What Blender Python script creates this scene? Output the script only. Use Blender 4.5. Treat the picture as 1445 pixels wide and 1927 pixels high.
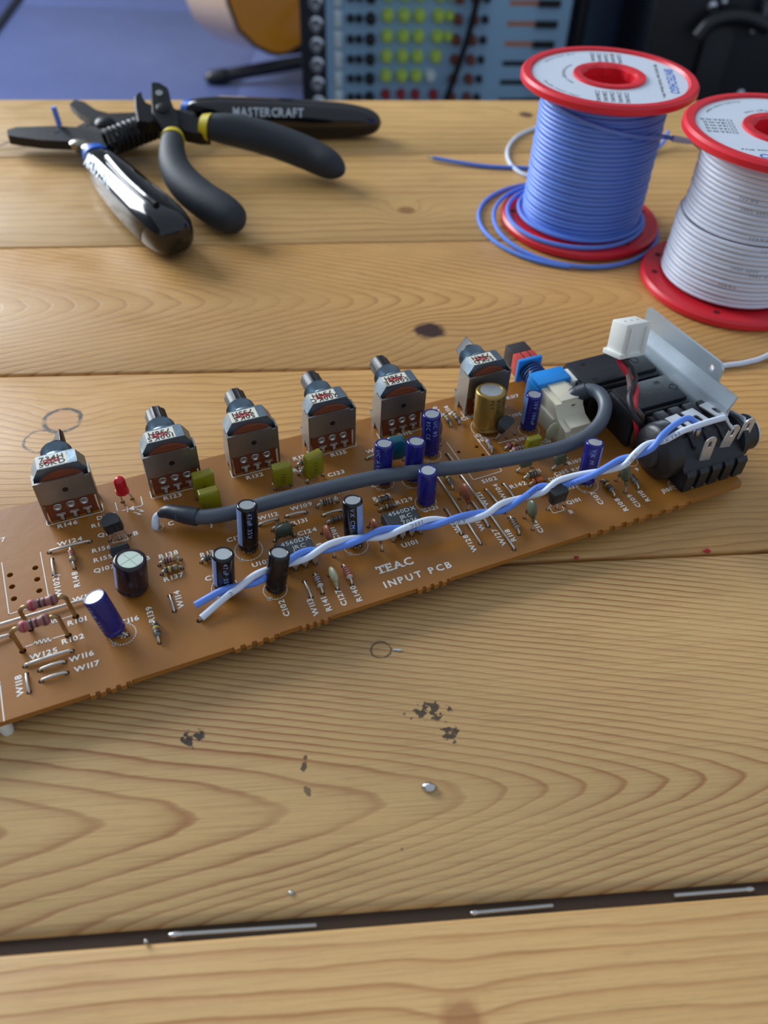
import bpy, bmesh, math, random
from mathutils import Vector, Matrix, Euler
from mathutils.geometry import tessellate_polygon
random.seed(7)
for o in list(bpy.data.objects): bpy.data.objects.remove(o)
scene = bpy.context.scene
COL = scene.collection
TZ = 450.0          # table top above the floor, mm (all builders below work in millimetres)
CH = 160.0          # camera above the table top
MM = 0.001

# ------------------------------------------------------------------ camera
FPX, PITCH, ROLL = 1503.5, math.radians(46.49), math.radians(2.373)
W, H = 1445, 1927
cam_d = bpy.data.cameras.new('camera'); cam = bpy.data.objects.new('camera', cam_d); COL.objects.link(cam)
cam_d.sensor_fit = 'VERTICAL'; cam_d.sensor_height = 36.0; cam_d.lens = FPX / H * 36.0
cam_d.clip_start = 0.01; cam_d.clip_end = 50
cam.location = (0, 0, (TZ + CH) * MM)
cam.rotation_euler = (Euler((math.pi / 2 - PITCH, 0, 0)).to_matrix() @ Matrix.Rotation(ROLL, 3, 'Z')).to_euler()
cam_d.dof.use_dof = True; cam_d.dof.focus_distance = 0.205; cam_d.dof.aperture_fstop = 14.0
scene.camera = cam
# ------------------------------------------------------------------ world, window light, exposure
scene.view_settings.view_transform = 'Standard'; scene.view_settings.look = 'None'
scene.view_settings.exposure = 0.38; scene.view_settings.gamma = 1.0; scene.view_settings.use_curve_mapping = False
wd = bpy.data.worlds.new('room_light'); scene.world = wd; wd.use_nodes = True
bg = wd.node_tree.nodes['Background']; bg.inputs[0].default_value = (0.62, 0.72, 0.86, 1); bg.inputs[1].default_value = 0.5
def area(name, loc, target, sx, sy, power, col):
    l = bpy.data.lights.new(name, 'AREA'); l.shape = 'RECTANGLE'; l.size = sx; l.size_y = sy; l.energy = power; l.color = col
    o = bpy.data.objects.new(name, l); COL.objects.link(o); o.location = loc
    o.rotation_euler = (Vector(target) - Vector(loc)).to_track_quat('-Z', 'Y').to_euler(); return o
area('window_daylight', (-1.95, 1.75, 1.42), (0.0, 0.2, 0.45), 1.5, 1.3, 82, (0.86, 0.93, 1.0))

# ------------------------------------------------------------------ view geometry: photograph pixel -> point of the place (mm)
cp, sp, cr, sr = math.cos(PITCH), math.sin(PITCH), math.cos(ROLL), math.sin(ROLL)
def ray(px, py):
    x = (px - W / 2) / FPX; y = (H / 2 - py) / FPX
    x, y = cr * x - sr * y, sr * x + cr * y
    return Vector((x, cp + y * sp, -sp + y * cp))
def T(px, py, z=0.0):                     # on the horizontal plane z above the table top
    d = ray(px, py); t = (z - CH) / d.z
    return Vector((d.x * t, d.y * t, z))
def PLN(px, py, pt, n):                   # on a plane through pt with normal n (z relative to the table top)
    d = ray(px, py); c = Vector((0, 0, CH)); t = (Vector(pt) - c).dot(n) / d.dot(n)
    return c + d * t
ZB = 6.0
AB = math.radians(24.67)
UX = Vector((math.cos(AB), math.sin(AB), 0)); VX = Vector((-math.sin(AB), math.cos(AB), 0))
OB = T(567, 1177, ZB)
def B(px, py, w=0.0):                     # on the board, w above its top face -> board coordinates
    q = T(px, py, ZB + w) - OB
    return Vector((q.dot(UX), q.dot(VX), w))

# ------------------------------------------------------------------ mesh helpers (mm)
class G:
    def __init__(s): s.v = []; s.f = []; s.m = []; s.cur = 0
    def mat(s, i): s.cur = i; return s
    def add(s, vs, fs):
        b = len(s.v); s.v += [tuple(v) for v in vs]
        for f in fs: s.f.append(tuple(i + b for i in f)); s.m.append(s.cur)
        return s
    def box(s, x0, x1, y0, y1, z0, z1):
        vs = [(x, y, z) for z in (z0, z1) for x, y in ((x0, y0), (x1, y0), (x1, y1), (x0, y1))]
        return s.add(vs, [(3, 2, 1, 0), (4, 5, 6, 7), (0, 1, 5, 4), (1, 2, 6, 5), (2, 3, 7, 6), (3, 0, 4, 7)])
    def rbox(s, x0, x1, y0, y1, z0, z1, b=0.3):           # box with bevelled edges
        bm = bmesh.new(); bmesh.ops.create_cube(bm, size=1)
        for v in bm.verts: v.co = ((x0 + x1) / 2 + v.co.x * (x1 - x0), (y0 + y1) / 2 + v.co.y * (y1 - y0), (z0 + z1) / 2 + v.co.z * (z1 - z0))
        bmesh.ops.bevel(bm, geom=bm.edges[:], offset=b, segments=2, affect='EDGES', profile=0.5)
        bm.verts.index_update()
        s.add([v.co[:] for v in bm.verts], [tuple(v.index for v in f.verts) for f in bm.faces]); bm.free(); return s
    def prism(s, poly, z0, z1, fn=None, cap=True):         # polygon in xy, extruded in z
        n = len(poly); fn = fn or (lambda x, y, z: (x, y, z))
        ar = sum(poly[i][0] * poly[(i + 1) % n][1] - poly[(i + 1) % n][0] * poly[i][1] for i in range(n))
        if ar < 0: poly = poly[::-1]
        vs = [fn(p[0], p[1], z0) for p in poly] + [fn(p[0], p[1], z1) for p in poly]
        fs = [(i, (i + 1) % n, (i + 1) % n + n, i + n) for i in range(n)]
        if cap: fs += [tuple(range(n - 1, -1, -1)), tuple(range(n, 2 * n))]
        return s.add(vs, fs)
    def lathe(s, prof, n=24, fn=None, mats=None):          # profile (r, z) about z
        fn = fn or (lambda p: p); b = len(s.v)
        for r, z in prof:
            for k in range(n):
                a = 2 * math.pi * k / n; s.v.append(tuple(fn((r * math.cos(a), r * math.sin(a), z))))
        for j in range(len(prof) - 1):
            if mats: s.cur = mats[j]
            for k in range(n):
                k2 = (k + 1) % n
                s.f.append((b + j * n + k, b + j * n + k2, b + (j + 1) * n + k2, b + (j + 1) * n + k)); s.m.append(s.cur)
        if prof[0][0] > 1e-6: s.f.append(tuple(b + k for k in range(n - 1, -1, -1))); s.m.append(s.cur)
        if prof[-1][0] > 1e-6: s.f.append(tuple(b + (len(prof) - 1) * n + k for k in range(n))); s.m.append(s.cur)
        return s
    def cyl(s, p0, p1, r0, r1=None, n=16): return s.tube([p0, p1], [r0, r0 if r1 is None else r1], n)
    def tube(s, path, r, n=10, sx=1.0, up=None, round_end=False, expo=2.0):
        P = [Vector(p) for p in path]; m = len(P)
        R = list(r) if isinstance(r, (list, tuple)) else [r] * m
        if round_end:                                     # domed ends
            def dome(p, d, rr): return [(p + d * rr * math.sin(t), rr * math.cos(t)) for t in (math.pi / 6, math.pi / 3, math.pi * .47)]
            d0 = (P[0] - P[1]).normalized(); d1 = (P[-1] - P[-2]).normalized()
            a = dome(P[0], d0, R[0])[::-1]; c = dome(P[-1], d1, R[-1])
            P = [q[0] for q in a] + P + [q[0] for q in c]; R = [q[1] for q in a] + R + [q[1] for q in c]; m = len(P)
        b = len(s.v); nrm = None
        for i in range(m):
            d = (P[min(i + 1, m - 1)] - P[max(i - 1, 0)])
            d = d.normalized() if d.length > 1e-9 else Vector((0, 0, 1))
            if up is not None: nrm = Vector(up) - d * d.dot(Vector(up))
            elif nrm is None:
                nrm = Vector((0, 0, 1)) if abs(d.z) < .9 else Vector((1, 0, 0)); nrm = nrm - d * d.dot(nrm)
            else: nrm = nrm - d * d.dot(nrm)
            nrm.normalize(); bi = d.cross(nrm)
            for k in range(n):
                a = 2 * math.pi * k / n; c_, s_ = math.cos(a), math.sin(a)
                if expo != 2.0:
                    c_ = math.copysign(abs(c_) ** (2 / expo), c_); s_ = math.copysign(abs(s_) ** (2 / expo), s_)
                s.v.append(tuple(P[i] + nrm * (R[i] * c_) + bi * (R[i] * sx * s_)))
        for i in range(m - 1):
            for k in range(n):
                k2 = (k + 1) % n
                s.f.append((b + i * n + k, b + i * n + k2, b + (i + 1) * n + k2, b + (i + 1) * n + k)); s.m.append(s.cur)
        s.f.append(tuple(b + k for k in range(n - 1, -1, -1))); s.m.append(s.cur)
        s.f.append(tuple(b + (m - 1) * n + k for k in range(n))); s.m.append(s.cur)
        return s
    def ell(s, c, rx, ry, rz, n=16, k=9):
        prof = [(max(math.sin(math.pi * j / k), 1e-7), -math.cos(math.pi * j / k)) for j in range(k + 1)]
        return s.lathe(prof, n, lambda p: (c[0] + p[0] * rx, c[1] + p[1] * ry, c[2] + p[2] * rz))
    def xf(s, mtx):
        s.v = [tuple(mtx @ Vector(v)) for v in s.v]; return s
    def mesh(s, name, mats, ang=38, flip=True):
        me = bpy.data.meshes.new(name)
        me.from_pydata([(v[0] * MM, v[1] * MM, v[2] * MM) for v in s.v], [], s.f)
        for m in (mats if isinstance(mats, (list, tuple)) else [mats]): me.materials.append(m)
        me.polygons.foreach_set('material_index', s.m)
        if flip:
            bm = bmesh.new(); bm.from_mesh(me); bmesh.ops.remove_doubles(bm, verts=bm.verts, dist=1e-7)
            bmesh.ops.recalc_face_normals(bm, faces=bm.faces); bm.to_mesh(me); bm.free()
        me.shade_smooth(); me.set_sharp_from_angle(angle=math.radians(ang)); me.update()
        return me
    def obj(s, name, mats, parent=None, loc=(0, 0, 0), rot=(0, 0, 0), ang=38, flip=True):
        return link(name, s.mesh(name, mats, ang, flip), parent, loc, rot)
def link(name, me, parent=None, loc=(0, 0, 0), rot=(0, 0, 0)):
    o = bpy.data.objects.new(name, me); COL.objects.link(o)
    o.location = Vector(loc) * MM; o.rotation_euler = rot; o.parent = parent; return o
def thing(name, label, cat, loc=(0, 0, 0), rz=0.0, group=None):
    o = link(name, None, None, loc, (0, 0, rz)); o.empty_display_size = .01; return tag(o, label, cat, group)
def tag(o, label=None, cat=None, group=None, kind=None):
    if label: o['label'] = label
    if cat: o['category'] = cat
    if group: o['group'] = group
    if kind: o['kind'] = kind
    return o
def spline(pts, n=8):                                     # Catmull-Rom through knots (tuples of any length)
    P = [tuple(p) for p in pts]; P = [tuple(2 * a - b for a, b in zip(P[0], P[1]))] + P + [tuple(2 * a - b for a, b in zip(P[-1], P[-2]))]
    out = []
    for i in range(1, len(P) - 2):
        for k in range(n):
            t = k / n
            out.append(tuple(.5 * (2 * b + (c - a) * t + (2 * a - 5 * b + 4 * c - d) * t * t + (3 * b - a - 3 * c + d) * t ** 3)
                             for a, b, c, d in zip(P[i - 1], P[i], P[i + 1], P[i + 2])))
    out.append(P[-2]); return out

# ------------------------------------------------------------------ lettering: glyph outlines of the built-in font, placed as thin mesh
GLY = {}
def make_glyphs():
    chars = sorted(set("ABCDEFGHIJKLMNOPQRSTUVWXYZ0123456789abcdefghijklmnopqrstuvwxyz-+.()/%"))
    tmp = []
    for bold in (0, 1):
        for c in chars:
            cu = bpy.data.curves.new('g', 'FONT'); cu.body = c; cu.size = 1.4; cu.resolution_u = 2; cu.offset = 0.0 if not bold else 0.035
            o = bpy.data.objects.new('g', cu); COL.objects.link(o); tmp.append((bold, c, o, cu))
    dg = bpy.context.evaluated_depsgraph_get(); dg.update()
    for bold, c, o, cu in tmp:
        me = o.evaluated_get(dg).to_mesh()
        vs = [(v.co.x, v.co.y) for v in me.vertices]; fs = [tuple(p.vertices) for p in me.polygons]
        o.evaluated_get(dg).to_mesh_clear()
        if vs:
            x0 = min(v[0] for v in vs); x1 = max(v[0] for v in vs)
            w_ = max(x1 - x0, .3); o_ = (w_ - (x1 - x0)) / 2
            GLY[(bold, c)] = ([(x - x0 + o_, y) for x, y in vs], fs, w_)
    for bold, c, o, cu in tmp:
        bpy.data.objects.remove(o); bpy.data.curves.remove(cu)
make_glyphs()
def text_w(s, h, bold=0, gap=.17, xs=1.0):
    w = 0
    for c in s: w += ((GLY[(bold, c)][2] if (bold, c) in GLY else .35) * xs + gap) * h
    return w - gap * h
def text(g, s, h, fn, bold=0, gap=.17, xs=1.0, x0=0.0):   # fn(x, y) -> 3-D point
    x = x0
    for c in s:
        if (bold, c) in GLY:
            vs, fs, w = GLY[(bold, c)]
            g.add([fn(x + vx * h * xs, vy * h) for vx, vy in vs], fs)
        else: w = .35
        x += (w * xs + gap) * h
    return x
def on_board(a, ang=0.0, z=0.04, slant=0.0):              # text frame on the board at board point a
    ca, sa = math.cos(ang), math.sin(ang)
    return lambda x, y: (a[0] + ca * x - sa * y, a[1] + sa * x + ca * y, z)
def stroke(g, pts, w=.22, z=.04, closed=False):           # flat printed line
    n = len(pts); m = n if closed else n - 1
    for i in range(m):
        a = Vector(pts[i][:2]); b = Vector(pts[(i + 1) % n][:2]); d = b - a
        if d.length < 1e-6: continue
        d.normalize(); q = Vector((-d.y, d.x)) * w / 2; e = d * w / 2
        g.add([(*(a - e - q), z), (*(b + e - q), z), (*(b + e + q), z), (*(a - e + q), z)], [(0, 1, 2, 3)])
def ring_pts(c, r, n=28, a0=0, a1=2 * math.pi): return [(c[0] + r * math.cos(a0 + (a1 - a0) * k / n), c[1] + r * math.sin(a0 + (a1 - a0) * k / n)) for k in range(n + 1)]

# ------------------------------------------------------------------ materials
def srgb(r, g, b):
    f = lambda c: (c / 255) / 12.92 if c / 255 <= .04045 else ((c / 255 + .055) / 1.055) ** 2.4
    return (f(r), f(g), f(b), 1)
def mat(name, col, rough=.5, metal=0.0, var=.12, scale=400, bump=0.0, bscale=900, spec=.5, coat=0.0, trans=0.0, sss=0.0):
    m = bpy.data.materials.new(name); m.use_nodes = True; nt = m.node_tree; N = nt.nodes; L = nt.links
    b = N['Principled BSDF']; c = srgb(*col)
    tc = N.new('ShaderNodeTexCoord'); nz = N.new('ShaderNodeTexNoise'); nz.inputs['Scale'].default_value = scale; nz.inputs['Detail'].default_value = 4
    L.new(tc.outputs['Object'], nz.inputs['Vector'])
    mx = N.new('ShaderNodeMix'); mx.data_type = 'RGBA'
    mx.inputs[6].default_value = tuple(x * (1 - var) for x in c[:3]) + (1,); mx.inputs[7].default_value = tuple(min(1, x * (1 + var)) for x in c[:3]) + (1,)
    L.new(nz.outputs[0], mx.inputs[0]); L.new(mx.outputs[2], b.inputs['Base Color'])
    b.inputs['Roughness'].default_value = rough; b.inputs['Metallic'].default_value = metal; b.inputs['Specular IOR Level'].default_value = spec
    b.inputs['Coat Weight'].default_value = coat; b.inputs['Transmission Weight'].default_value = trans
    if sss: b.inputs['Subsurface Weight'].default_value = sss; b.inputs['Subsurface Radius'].default_value = (.003, .002, .001); b.inputs['Subsurface Scale'].default_value = 1
    if bump:
        n2 = N.new('ShaderNodeTexNoise'); n2.inputs['Scale'].default_value = bscale; n2.inputs['Detail'].default_value = 3; L.new(tc.outputs['Object'], n2.inputs['Vector'])
        bp = N.new('ShaderNodeBump'); bp.inputs['Strength'].default_value = bump; bp.inputs['Distance'].default_value = .0003
        L.new(n2.outputs[0], bp.inputs['Height']); L.new(bp.outputs[0], b.inputs['Normal'])
    return m

# pine: growth rings as a field over the plank (object coordinates, mm)
def wood(name, light, dark, sp_, cath=None, knots=(), warp=3.0, wscale=(.006, .03), slope=0.0, strength=.8, stains=(), rings=(), seed=0.0, tint=.10, rough=.4):
    m = bpy.data.materials.new(name); m.use_nodes = True; nt = m.node_tree; N = nt.nodes; L = nt.links; bs = N['Principled BSDF']
    def put(sock, v):
        if isinstance(v, (int, float)): sock.default_value = v
        else: L.new(v, sock)
    def mt(op, a, b=0.0, c=0.0):
        n = N.new('ShaderNodeMath'); n.operation = op; put(n.inputs[0], a); put(n.inputs[1], b); put(n.inputs[2], c); return n.outputs[0]
    add = lambda a, b: mt('ADD', a, b); mul = lambda a, b: mt('MULTIPLY', a, b); sub = lambda a, b: mt('SUBTRACT', a, b)
    tc = N.new('ShaderNodeTexCoord'); sx = N.new('ShaderNodeSeparateXYZ'); L.new(tc.outputs['Object'], sx.inputs[0])
    x = mul(sx.outputs[0], 1000); y = mul(sx.outputs[1], 1000); z = mul(sx.outputs[2], 1000)
    def noise(fx, fy, det=2, off=0.0):
        c = N.new('ShaderNodeCombineXYZ'); put(c.inputs[0], add(mul(x, fx), seed * 7.3 + off)); put(c.inputs[1], mul(y, fy)); put(c.inputs[2], add(mul(z, .02), seed))
        n = N.new('ShaderNodeTexNoise'); n.inputs['Detail'].default_value = det; n.inputs['Scale'].default_value = 1; L.new(c.outputs[0], n.inputs['Vector']); return n.outputs[0]
    def ramp(v, stops):
        r = N.new('ShaderNodeValToRGB'); e = r.color_ramp.elements
        while len(e) < len(stops): e.new(.5)
        for q, (p, cc) in zip(e, stops): q.position = p; q.color = cc if isinstance(cc, tuple) else (cc, cc, cc, 1)
        put(r.inputs[0], v); return r.outputs[0]
    def mixc(f, a, b):
        n = N.new('ShaderNodeMix'); n.data_type = 'RGBA'; put(n.inputs[0], f)
        for s_, v in ((n.inputs[6], a), (n.inputs[7], b)):
            if isinstance(v, tuple): s_.default_value = v
            else: L.new(v, s_)
        return n.outputs[2]
    w1 = mul(sub(noise(wscale[0], wscale[1], 2), .5), warp * 2); w2 = mul(sub(noise(.03, .12, 2, 5), .5), warp * .35)
    yy = add(add(y, w1), w2)
    def gauss(k):
        dx = mul(sub(x, k[0]), 1 / k[2]); dy = mul(sub(y, k[1]), 1 / k[3])
        return mt('EXPONENT', mul(add(mul(dx, dx), mul(dy, dy)), -1.0))
    if cath:
        yc, A, Bq, x0, s1, s2 = cath[:6]; ax = cath[6] if len(cath) > 6 else 0.0
        dy = mul(sub(yy, add(mul(x, ax), yc)), 1 / Bq)
        hyp = mul(sub(mt('SQRT', add(mul(dy, dy), 1.0)), 1.0), A)
        v = sub(add(x, hyp), x0)
        v = add(mul(mt('MAXIMUM', v, 0.0), 1 / s1), mul(mt('MINIMUM', v, 0.0), 1 / s2))
    else: v = add(mul(yy, 1 / sp_), mul(x, slope))
    for k in knots: v = add(v, mul(gauss((k[0], k[1], k[2] * 2.4, k[3] * 2.4)), k[4]))
    v = add(add(v, mul(sub(noise(.02, .05, 3, 9), .5), .75)), mul(sub(noise(.06, .35, 3, 19), .5), .3))
    fr = mt('FRACT', v)
    line = ramp(fr, [(0, 0.0), (.45, .06), (.74, .36), (.88, 1.0), (.95, .7), (1, 0.0)])
    ls = ramp(noise(.012, .04, 2, 21), [(.3, .25), (.68, 1.0)])
    fib = noise(.05, 2.2, 3, 3); fine = noise(.3, 5.0, 2, 13)
    base = mixc(ramp(noise(.006, .02, 2, 33), [(.35, 0.0), (.65, 1.0)]), tuple(c * (1 - tint) for c in light[:3]) + (1,), tuple(min(1, c * (1 + tint)) for c in light[:3]) + (1,))
    col = mixc(mul(mul(line, ls), strength), base, dark)
    col = mixc(mul(ramp(fib, [(.48, 0.0), (.72, 1.0)]), .28), col, tuple(c * .62 for c in dark[:3]) + (1,))
    col = mixc(mul(ramp(fine, [(.55, 0.0), (.8, 1.0)]), .22), col, tuple(c * .5 for c in dark[:3]) + (1,))
    for k in knots:
        if len(k) > 5:
            msk = ramp(add(gauss(k), mul(sub(noise(.35, .35, 3, 40), .5), .5)), [(.25, 0.0), (.62, 1.0)])
            col = mixc(mul(msk, k[6] if len(k) > 6 else .9), col, k[5])
    for s_ in stains:                                    # worn paint / ink spots with their own outlines
        msk = ramp(add(gauss(s_), mul(sub(noise(s_[6], s_[6], 4, s_[0]), .5), 2.2)), [(s_[5], 0.0), (s_[5] + .12, 1.0)])
        col = mixc(mul(msk, s_[7] if len(s_) > 7 else .85), col, s_[4])
    for q in rings:                                      # drawn rings (cx, cy, r, width, colour)
        dx = sub(x, q[0]); dy = mul(sub(y, q[1]), 1.0)
        d = mt('ABSOLUTE', sub(add(mt('SQRT', add(mul(dx, dx), mul(dy, dy))), mul(sub(noise(.3, .3, 2, 60), .5), 1.6)), q[2]))
        msk = ramp(mul(d, 1 / q[3]), [(.35, 1.0), (1, 0.0)])
        brk = ramp(noise(.22, .22, 2, 71), [(.3, 0.15), (.5, 1.0)])
        col = mixc(mul(mul(msk, brk), .95), col, q[4])
    sc = ramp(noise(.9, 1.2, 3, 80), [(.70, 0.0), (.76, 1.0)])           # little dents and pale scuffs
    col = mixc(mul(sc, .25), col, tuple(min(1, c * 1.3) for c in light[:3]) + (1,))
    L.new(col, bs.inputs['Base Color'])
    bs.inputs['Roughness'].default_value = rough; bs.inputs['Specular IOR Level'].default_value = .5
    L.new(ramp(noise(.05, .08, 3, 90), [(.3, rough - .07), (.7, rough + .12)]), bs.inputs['Roughness'])
    bp = N.new('ShaderNodeBump'); bp.inputs['Strength'].default_value = .35; bp.inputs['Distance'].default_value = .0002
    put(bp.inputs['Height'], add(add(mul(line, -.5), mul(fib, .5)), mul(noise(.12, .2, 3, 50), .45))); L.new(bp.outputs[0], bs.inputs['Normal'])
    return m
# ================================================================== THE SETTING
PH = math.radians(6.36)
def PL(px, py, z=0.0):
    p = T(px, py, z); c, s = math.cos(-PH), math.sin(-PH); return Vector((c * p.x - s * p.y, s * p.x + c * p.y, z))
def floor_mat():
    m = mat('slate_floor_sky_tint', (84, 94, 136), .32, 0, .25, 3, .0); nt = m.node_tree; N = nt.nodes; L = nt.links; b = N['Principled BSDF']  # blue of the reflected sky is put into the base colour
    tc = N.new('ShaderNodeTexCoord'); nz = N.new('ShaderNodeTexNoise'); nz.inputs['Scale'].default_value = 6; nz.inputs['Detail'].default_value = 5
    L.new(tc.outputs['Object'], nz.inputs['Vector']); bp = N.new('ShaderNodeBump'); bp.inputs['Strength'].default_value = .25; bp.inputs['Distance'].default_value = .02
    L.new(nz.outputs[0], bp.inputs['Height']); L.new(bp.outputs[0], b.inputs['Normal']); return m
g = G(); g.box(-4000, 4000, -3000, 3200, -40, -4); fl = g.obj('floor', mat('floor_bed', (40, 40, 50), .7)); tag(fl, 'dark slate grey tiled floor with a bluish sky sheen put into its colour', kind='structure')
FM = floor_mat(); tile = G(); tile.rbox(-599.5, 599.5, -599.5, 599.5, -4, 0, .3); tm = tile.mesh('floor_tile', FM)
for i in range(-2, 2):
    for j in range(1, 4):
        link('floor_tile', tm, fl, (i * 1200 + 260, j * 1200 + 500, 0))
WM = mat('wall_paint', (150, 150, 150), .8, 0, .05, 5)
g = G(); g.box(-2300, 4000, 3200, 3300, 0, 2700); tag(g.obj('wall_back', WM), 'plain grey wall behind the gear', kind='structure')
g = G(); g.box(-2400, -2300, -3000, 3300, 0, 700); g.box(-2400, -2300, -3000, 900, 700, 2700); g.box(-2400, -2300, 2600, 3300, 700, 2700); g.box(-2400, -2300, 900, 2600, 2550, 2700)
tag(g.obj('wall_left', WM), 'plain grey wall with a window opening', kind='structure')
g = G(); fr = mat('window_frame_paint', (225, 225, 225), .5)
for x0, x1, z0, z1 in ((900, 950, 700, 2550), (2550, 2600, 700, 2550), (900, 2600, 700, 750), (900, 2600, 2500, 2550), (1730, 1770, 700, 2550)): g.box(-2410, -2290, x0, x1, z0, z1)
tag(g.obj('window_1', fr), 'white window frame in the left wall', kind='structure')

# ================================================================== TABLE
tab = thing('table', 'varnished pine plank table with dark gaps between the boards', 'table', (0, 0, TZ), PH)
SE = [[(0, 183), (1300, 185.5)], [(0, 297), (1291, 283)], [(0, 467), (1226, 447)], [(300, 700.5), (840, 690.5)], [(985, 1056.6), (1445, 1036)], [(0, 1783), (1445, 1669)]]
XL, XR = -430.0, 430.0
def sline(s):
    a, b = PL(*s[0]), PL(*s[1]); k = (b.y - a.y) / (b.x - a.x); k = k * .8; mx, my = (a.x + b.x) / 2, (a.y + b.y) / 2
    return lambda x: my + k * (x - mx)
LN = [sline(s) for s in SE] + [lambda x: -110.0]
GAP = [0, .35, .3, .42, .35, 1.25, 0]
def k_(px, py, rx, ry, amp, col=None, st=.9):
    p = PL(px, py); t = (p.x, p.y, rx, ry, amp); return t if col is None else t + (srgb(*col), st)
def st_(px, py, rx, ry, col, thr, fs, st=.85):
    p = PL(px, py); return (p.x, p.y, rx, ry, srgb(*col), thr, fs, st)
a_, b_ = PL(365, 1540), PL(1420, 1455); axs = (b_.y - a_.y) / (b_.x - a_.x); x885 = PL(885, 1498)
LT, DK = srgb(206, 162, 104), srgb(150, 92, 44)
woods = [
    wood('pine_far', srgb(208, 166, 102), srgb(162, 108, 54), 7, warp=5, strength=.7, seed=1, knots=[k_(990, 216, 4, 4, 2, (95, 55, 30))]),
    wood('pine_knotty', srgb(208, 164, 100), srgb(156, 102, 50), 6, warp=6, strength=.7, seed=2, knots=[k_(765, 396, 4, 3.5, 2.5, (130, 80, 40), .7), k_(80, 275, 8, 2.5, 1, (90, 55, 30), .5)]),
    wood('pine_dark_knot', srgb(204, 156, 92), srgb(148, 92, 42), 5.5, cath=(PL(700, 560).y - 2, 30, 9, PL(760, 560).x, 9, 9), warp=4, strength=.85, seed=3, knots=[k_(808, 622, 5.6, 5.0, 2.2, (62, 34, 22), 1.0)]),
    wood('pine_wavy', srgb(204, 156, 92), srgb(146, 88, 40), 2.9, warp=7, wscale=(.012, .02), strength=.85, seed=4, knots=[k_(112, 790, 6, 6, 2.2, (186, 128, 70), .5)],
         rings=[(PL(117, 791).x, PL(117, 791).y, 5.4, .9, srgb(28, 20, 18)), (PL(78, 830).x, PL(78, 830).y, 5.0, .7, srgb(70, 50, 40))]),
    wood('pine_cathedral', srgb(204, 166, 110), srgb(146, 86, 42), 4, cath=((a_.y - axs * a_.x), 26, 5.2, x885.x, 8.6, 18.5, axs), warp=1.8, wscale=(.008, .03), strength=1.0, seed=5,
         stains=[st_(362, 1386, 4.6, 3.6, (22, 20, 22), .76, .5, .92), st_(808, 1338, 7, 3.4, (32, 28, 28), .78, .6, .85), st_(846, 1378, 3.6, 4.6, (30, 26, 26), .86, .6, .85), st_(572, 1436, 1.6, 4, (32, 28, 28), .86, .5, .8),
                 st_(578, 1492, 1.6, 3, (60, 48, 40), .98, .5, .7), st_(122, 1405, 4, 2.4, (80, 74, 64), .9, .3, .55), st_(1270, 1275, 8, 6, (200, 190, 175), 1.0, .3, .35), st_(760, 1600, 1.6, 1.8, (70, 50, 40), .95, .5, .7)],
         rings=[(PL(716, 1222).x, PL(716, 1222).y, 2.3, .45, srgb(110, 84, 56))]),
    wood('pine_near', srgb(200, 160, 104), srgb(154, 98, 50), 3.6, warp=2.2, wscale=(.008, .02), strength=.8, seed=6, knots=[k_(868, 1925, 4, 4, .7, (150, 96, 56), .7)]),
]
for i in range(6):
    y1, y0 = LN[i], LN[i + 1]; g = G(); b = len(g.v)
    for x in (XL, -200.0, 0.0, 200.0, XR):
        t, u = y1(x) - GAP[i], y0(x) + GAP[i + 1]; r = 1.3 if i in (4,) else .8
        rt = 3.5 if i == 0 else r; ru = 2.4 if i == 4 else r
        g.v += [(x, u, -20), (x, t, -20), (x, t, -rt), (x, t - rt * .3, -rt * .3), (x, t - rt, 0), (x, u + ru, 0), (x, u + ru * .3, -ru * .3), (x, u, -ru)]
    for s in range(4):
        for k in range(8):
            k2 = (k + 1) % 8; g.f.append((s * 8 + k, s * 8 + k2, (s + 1) * 8 + k2, (s + 1) * 8 + k)); g.m.append(0)
    g.f += [tuple(range(8)), tuple(range(32, 40))]; g.m += [0, 0]
    g.obj('plank', woods[i], tab, ang=60)
TG = mat('shadowed_tongue', (58, 40, 26), .8, 0, .2, 60)
for i in range(1, 6):
    g = G(); zt = -1.7 if i == 5 else -4.0
    g.add([(XL, LN[i](XL) - 3, zt), (XR, LN[i](XR) - 3, zt), (XR, LN[i](XR) + 3, zt), (XL, LN[i](XL) + 3, zt)] + [(XL, LN[i](XL) - 3, zt - 4), (XR, LN[i](XR) - 3, zt - 4), (XR, LN[i](XR) + 3, zt - 4), (XL, LN[i](XL) + 3, zt - 4)],
          [(0, 1, 2, 3), (7, 6, 5, 4), (0, 4, 5, 1), (1, 5, 6, 2), (2, 6, 7, 3), (3, 7, 4, 0)])
    g.obj('tongue', TG, tab)
LEG = mat('table_leg_pine', (176, 130, 80), .5, 0, .15, 30)
for x in (-390, 390):
    for y in (-70, 400):
        g = G(); g.add([(x - 18, y - 18, -TZ), (x + 18, y - 18, -TZ), (x + 18, y + 18, -TZ), (x - 18, y + 18, -TZ), (x - 26, y - 26, -20), (x + 26, y - 26, -20), (x + 26, y + 26, -20), (x - 26, y + 26, -20)],
                       [(3, 2, 1, 0), (4, 5, 6, 7), (0, 1, 5, 4), (1, 2, 6, 5), (2, 3, 7, 6), (3, 0, 4, 7)]); g.obj('leg', LEG, tab)

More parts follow.
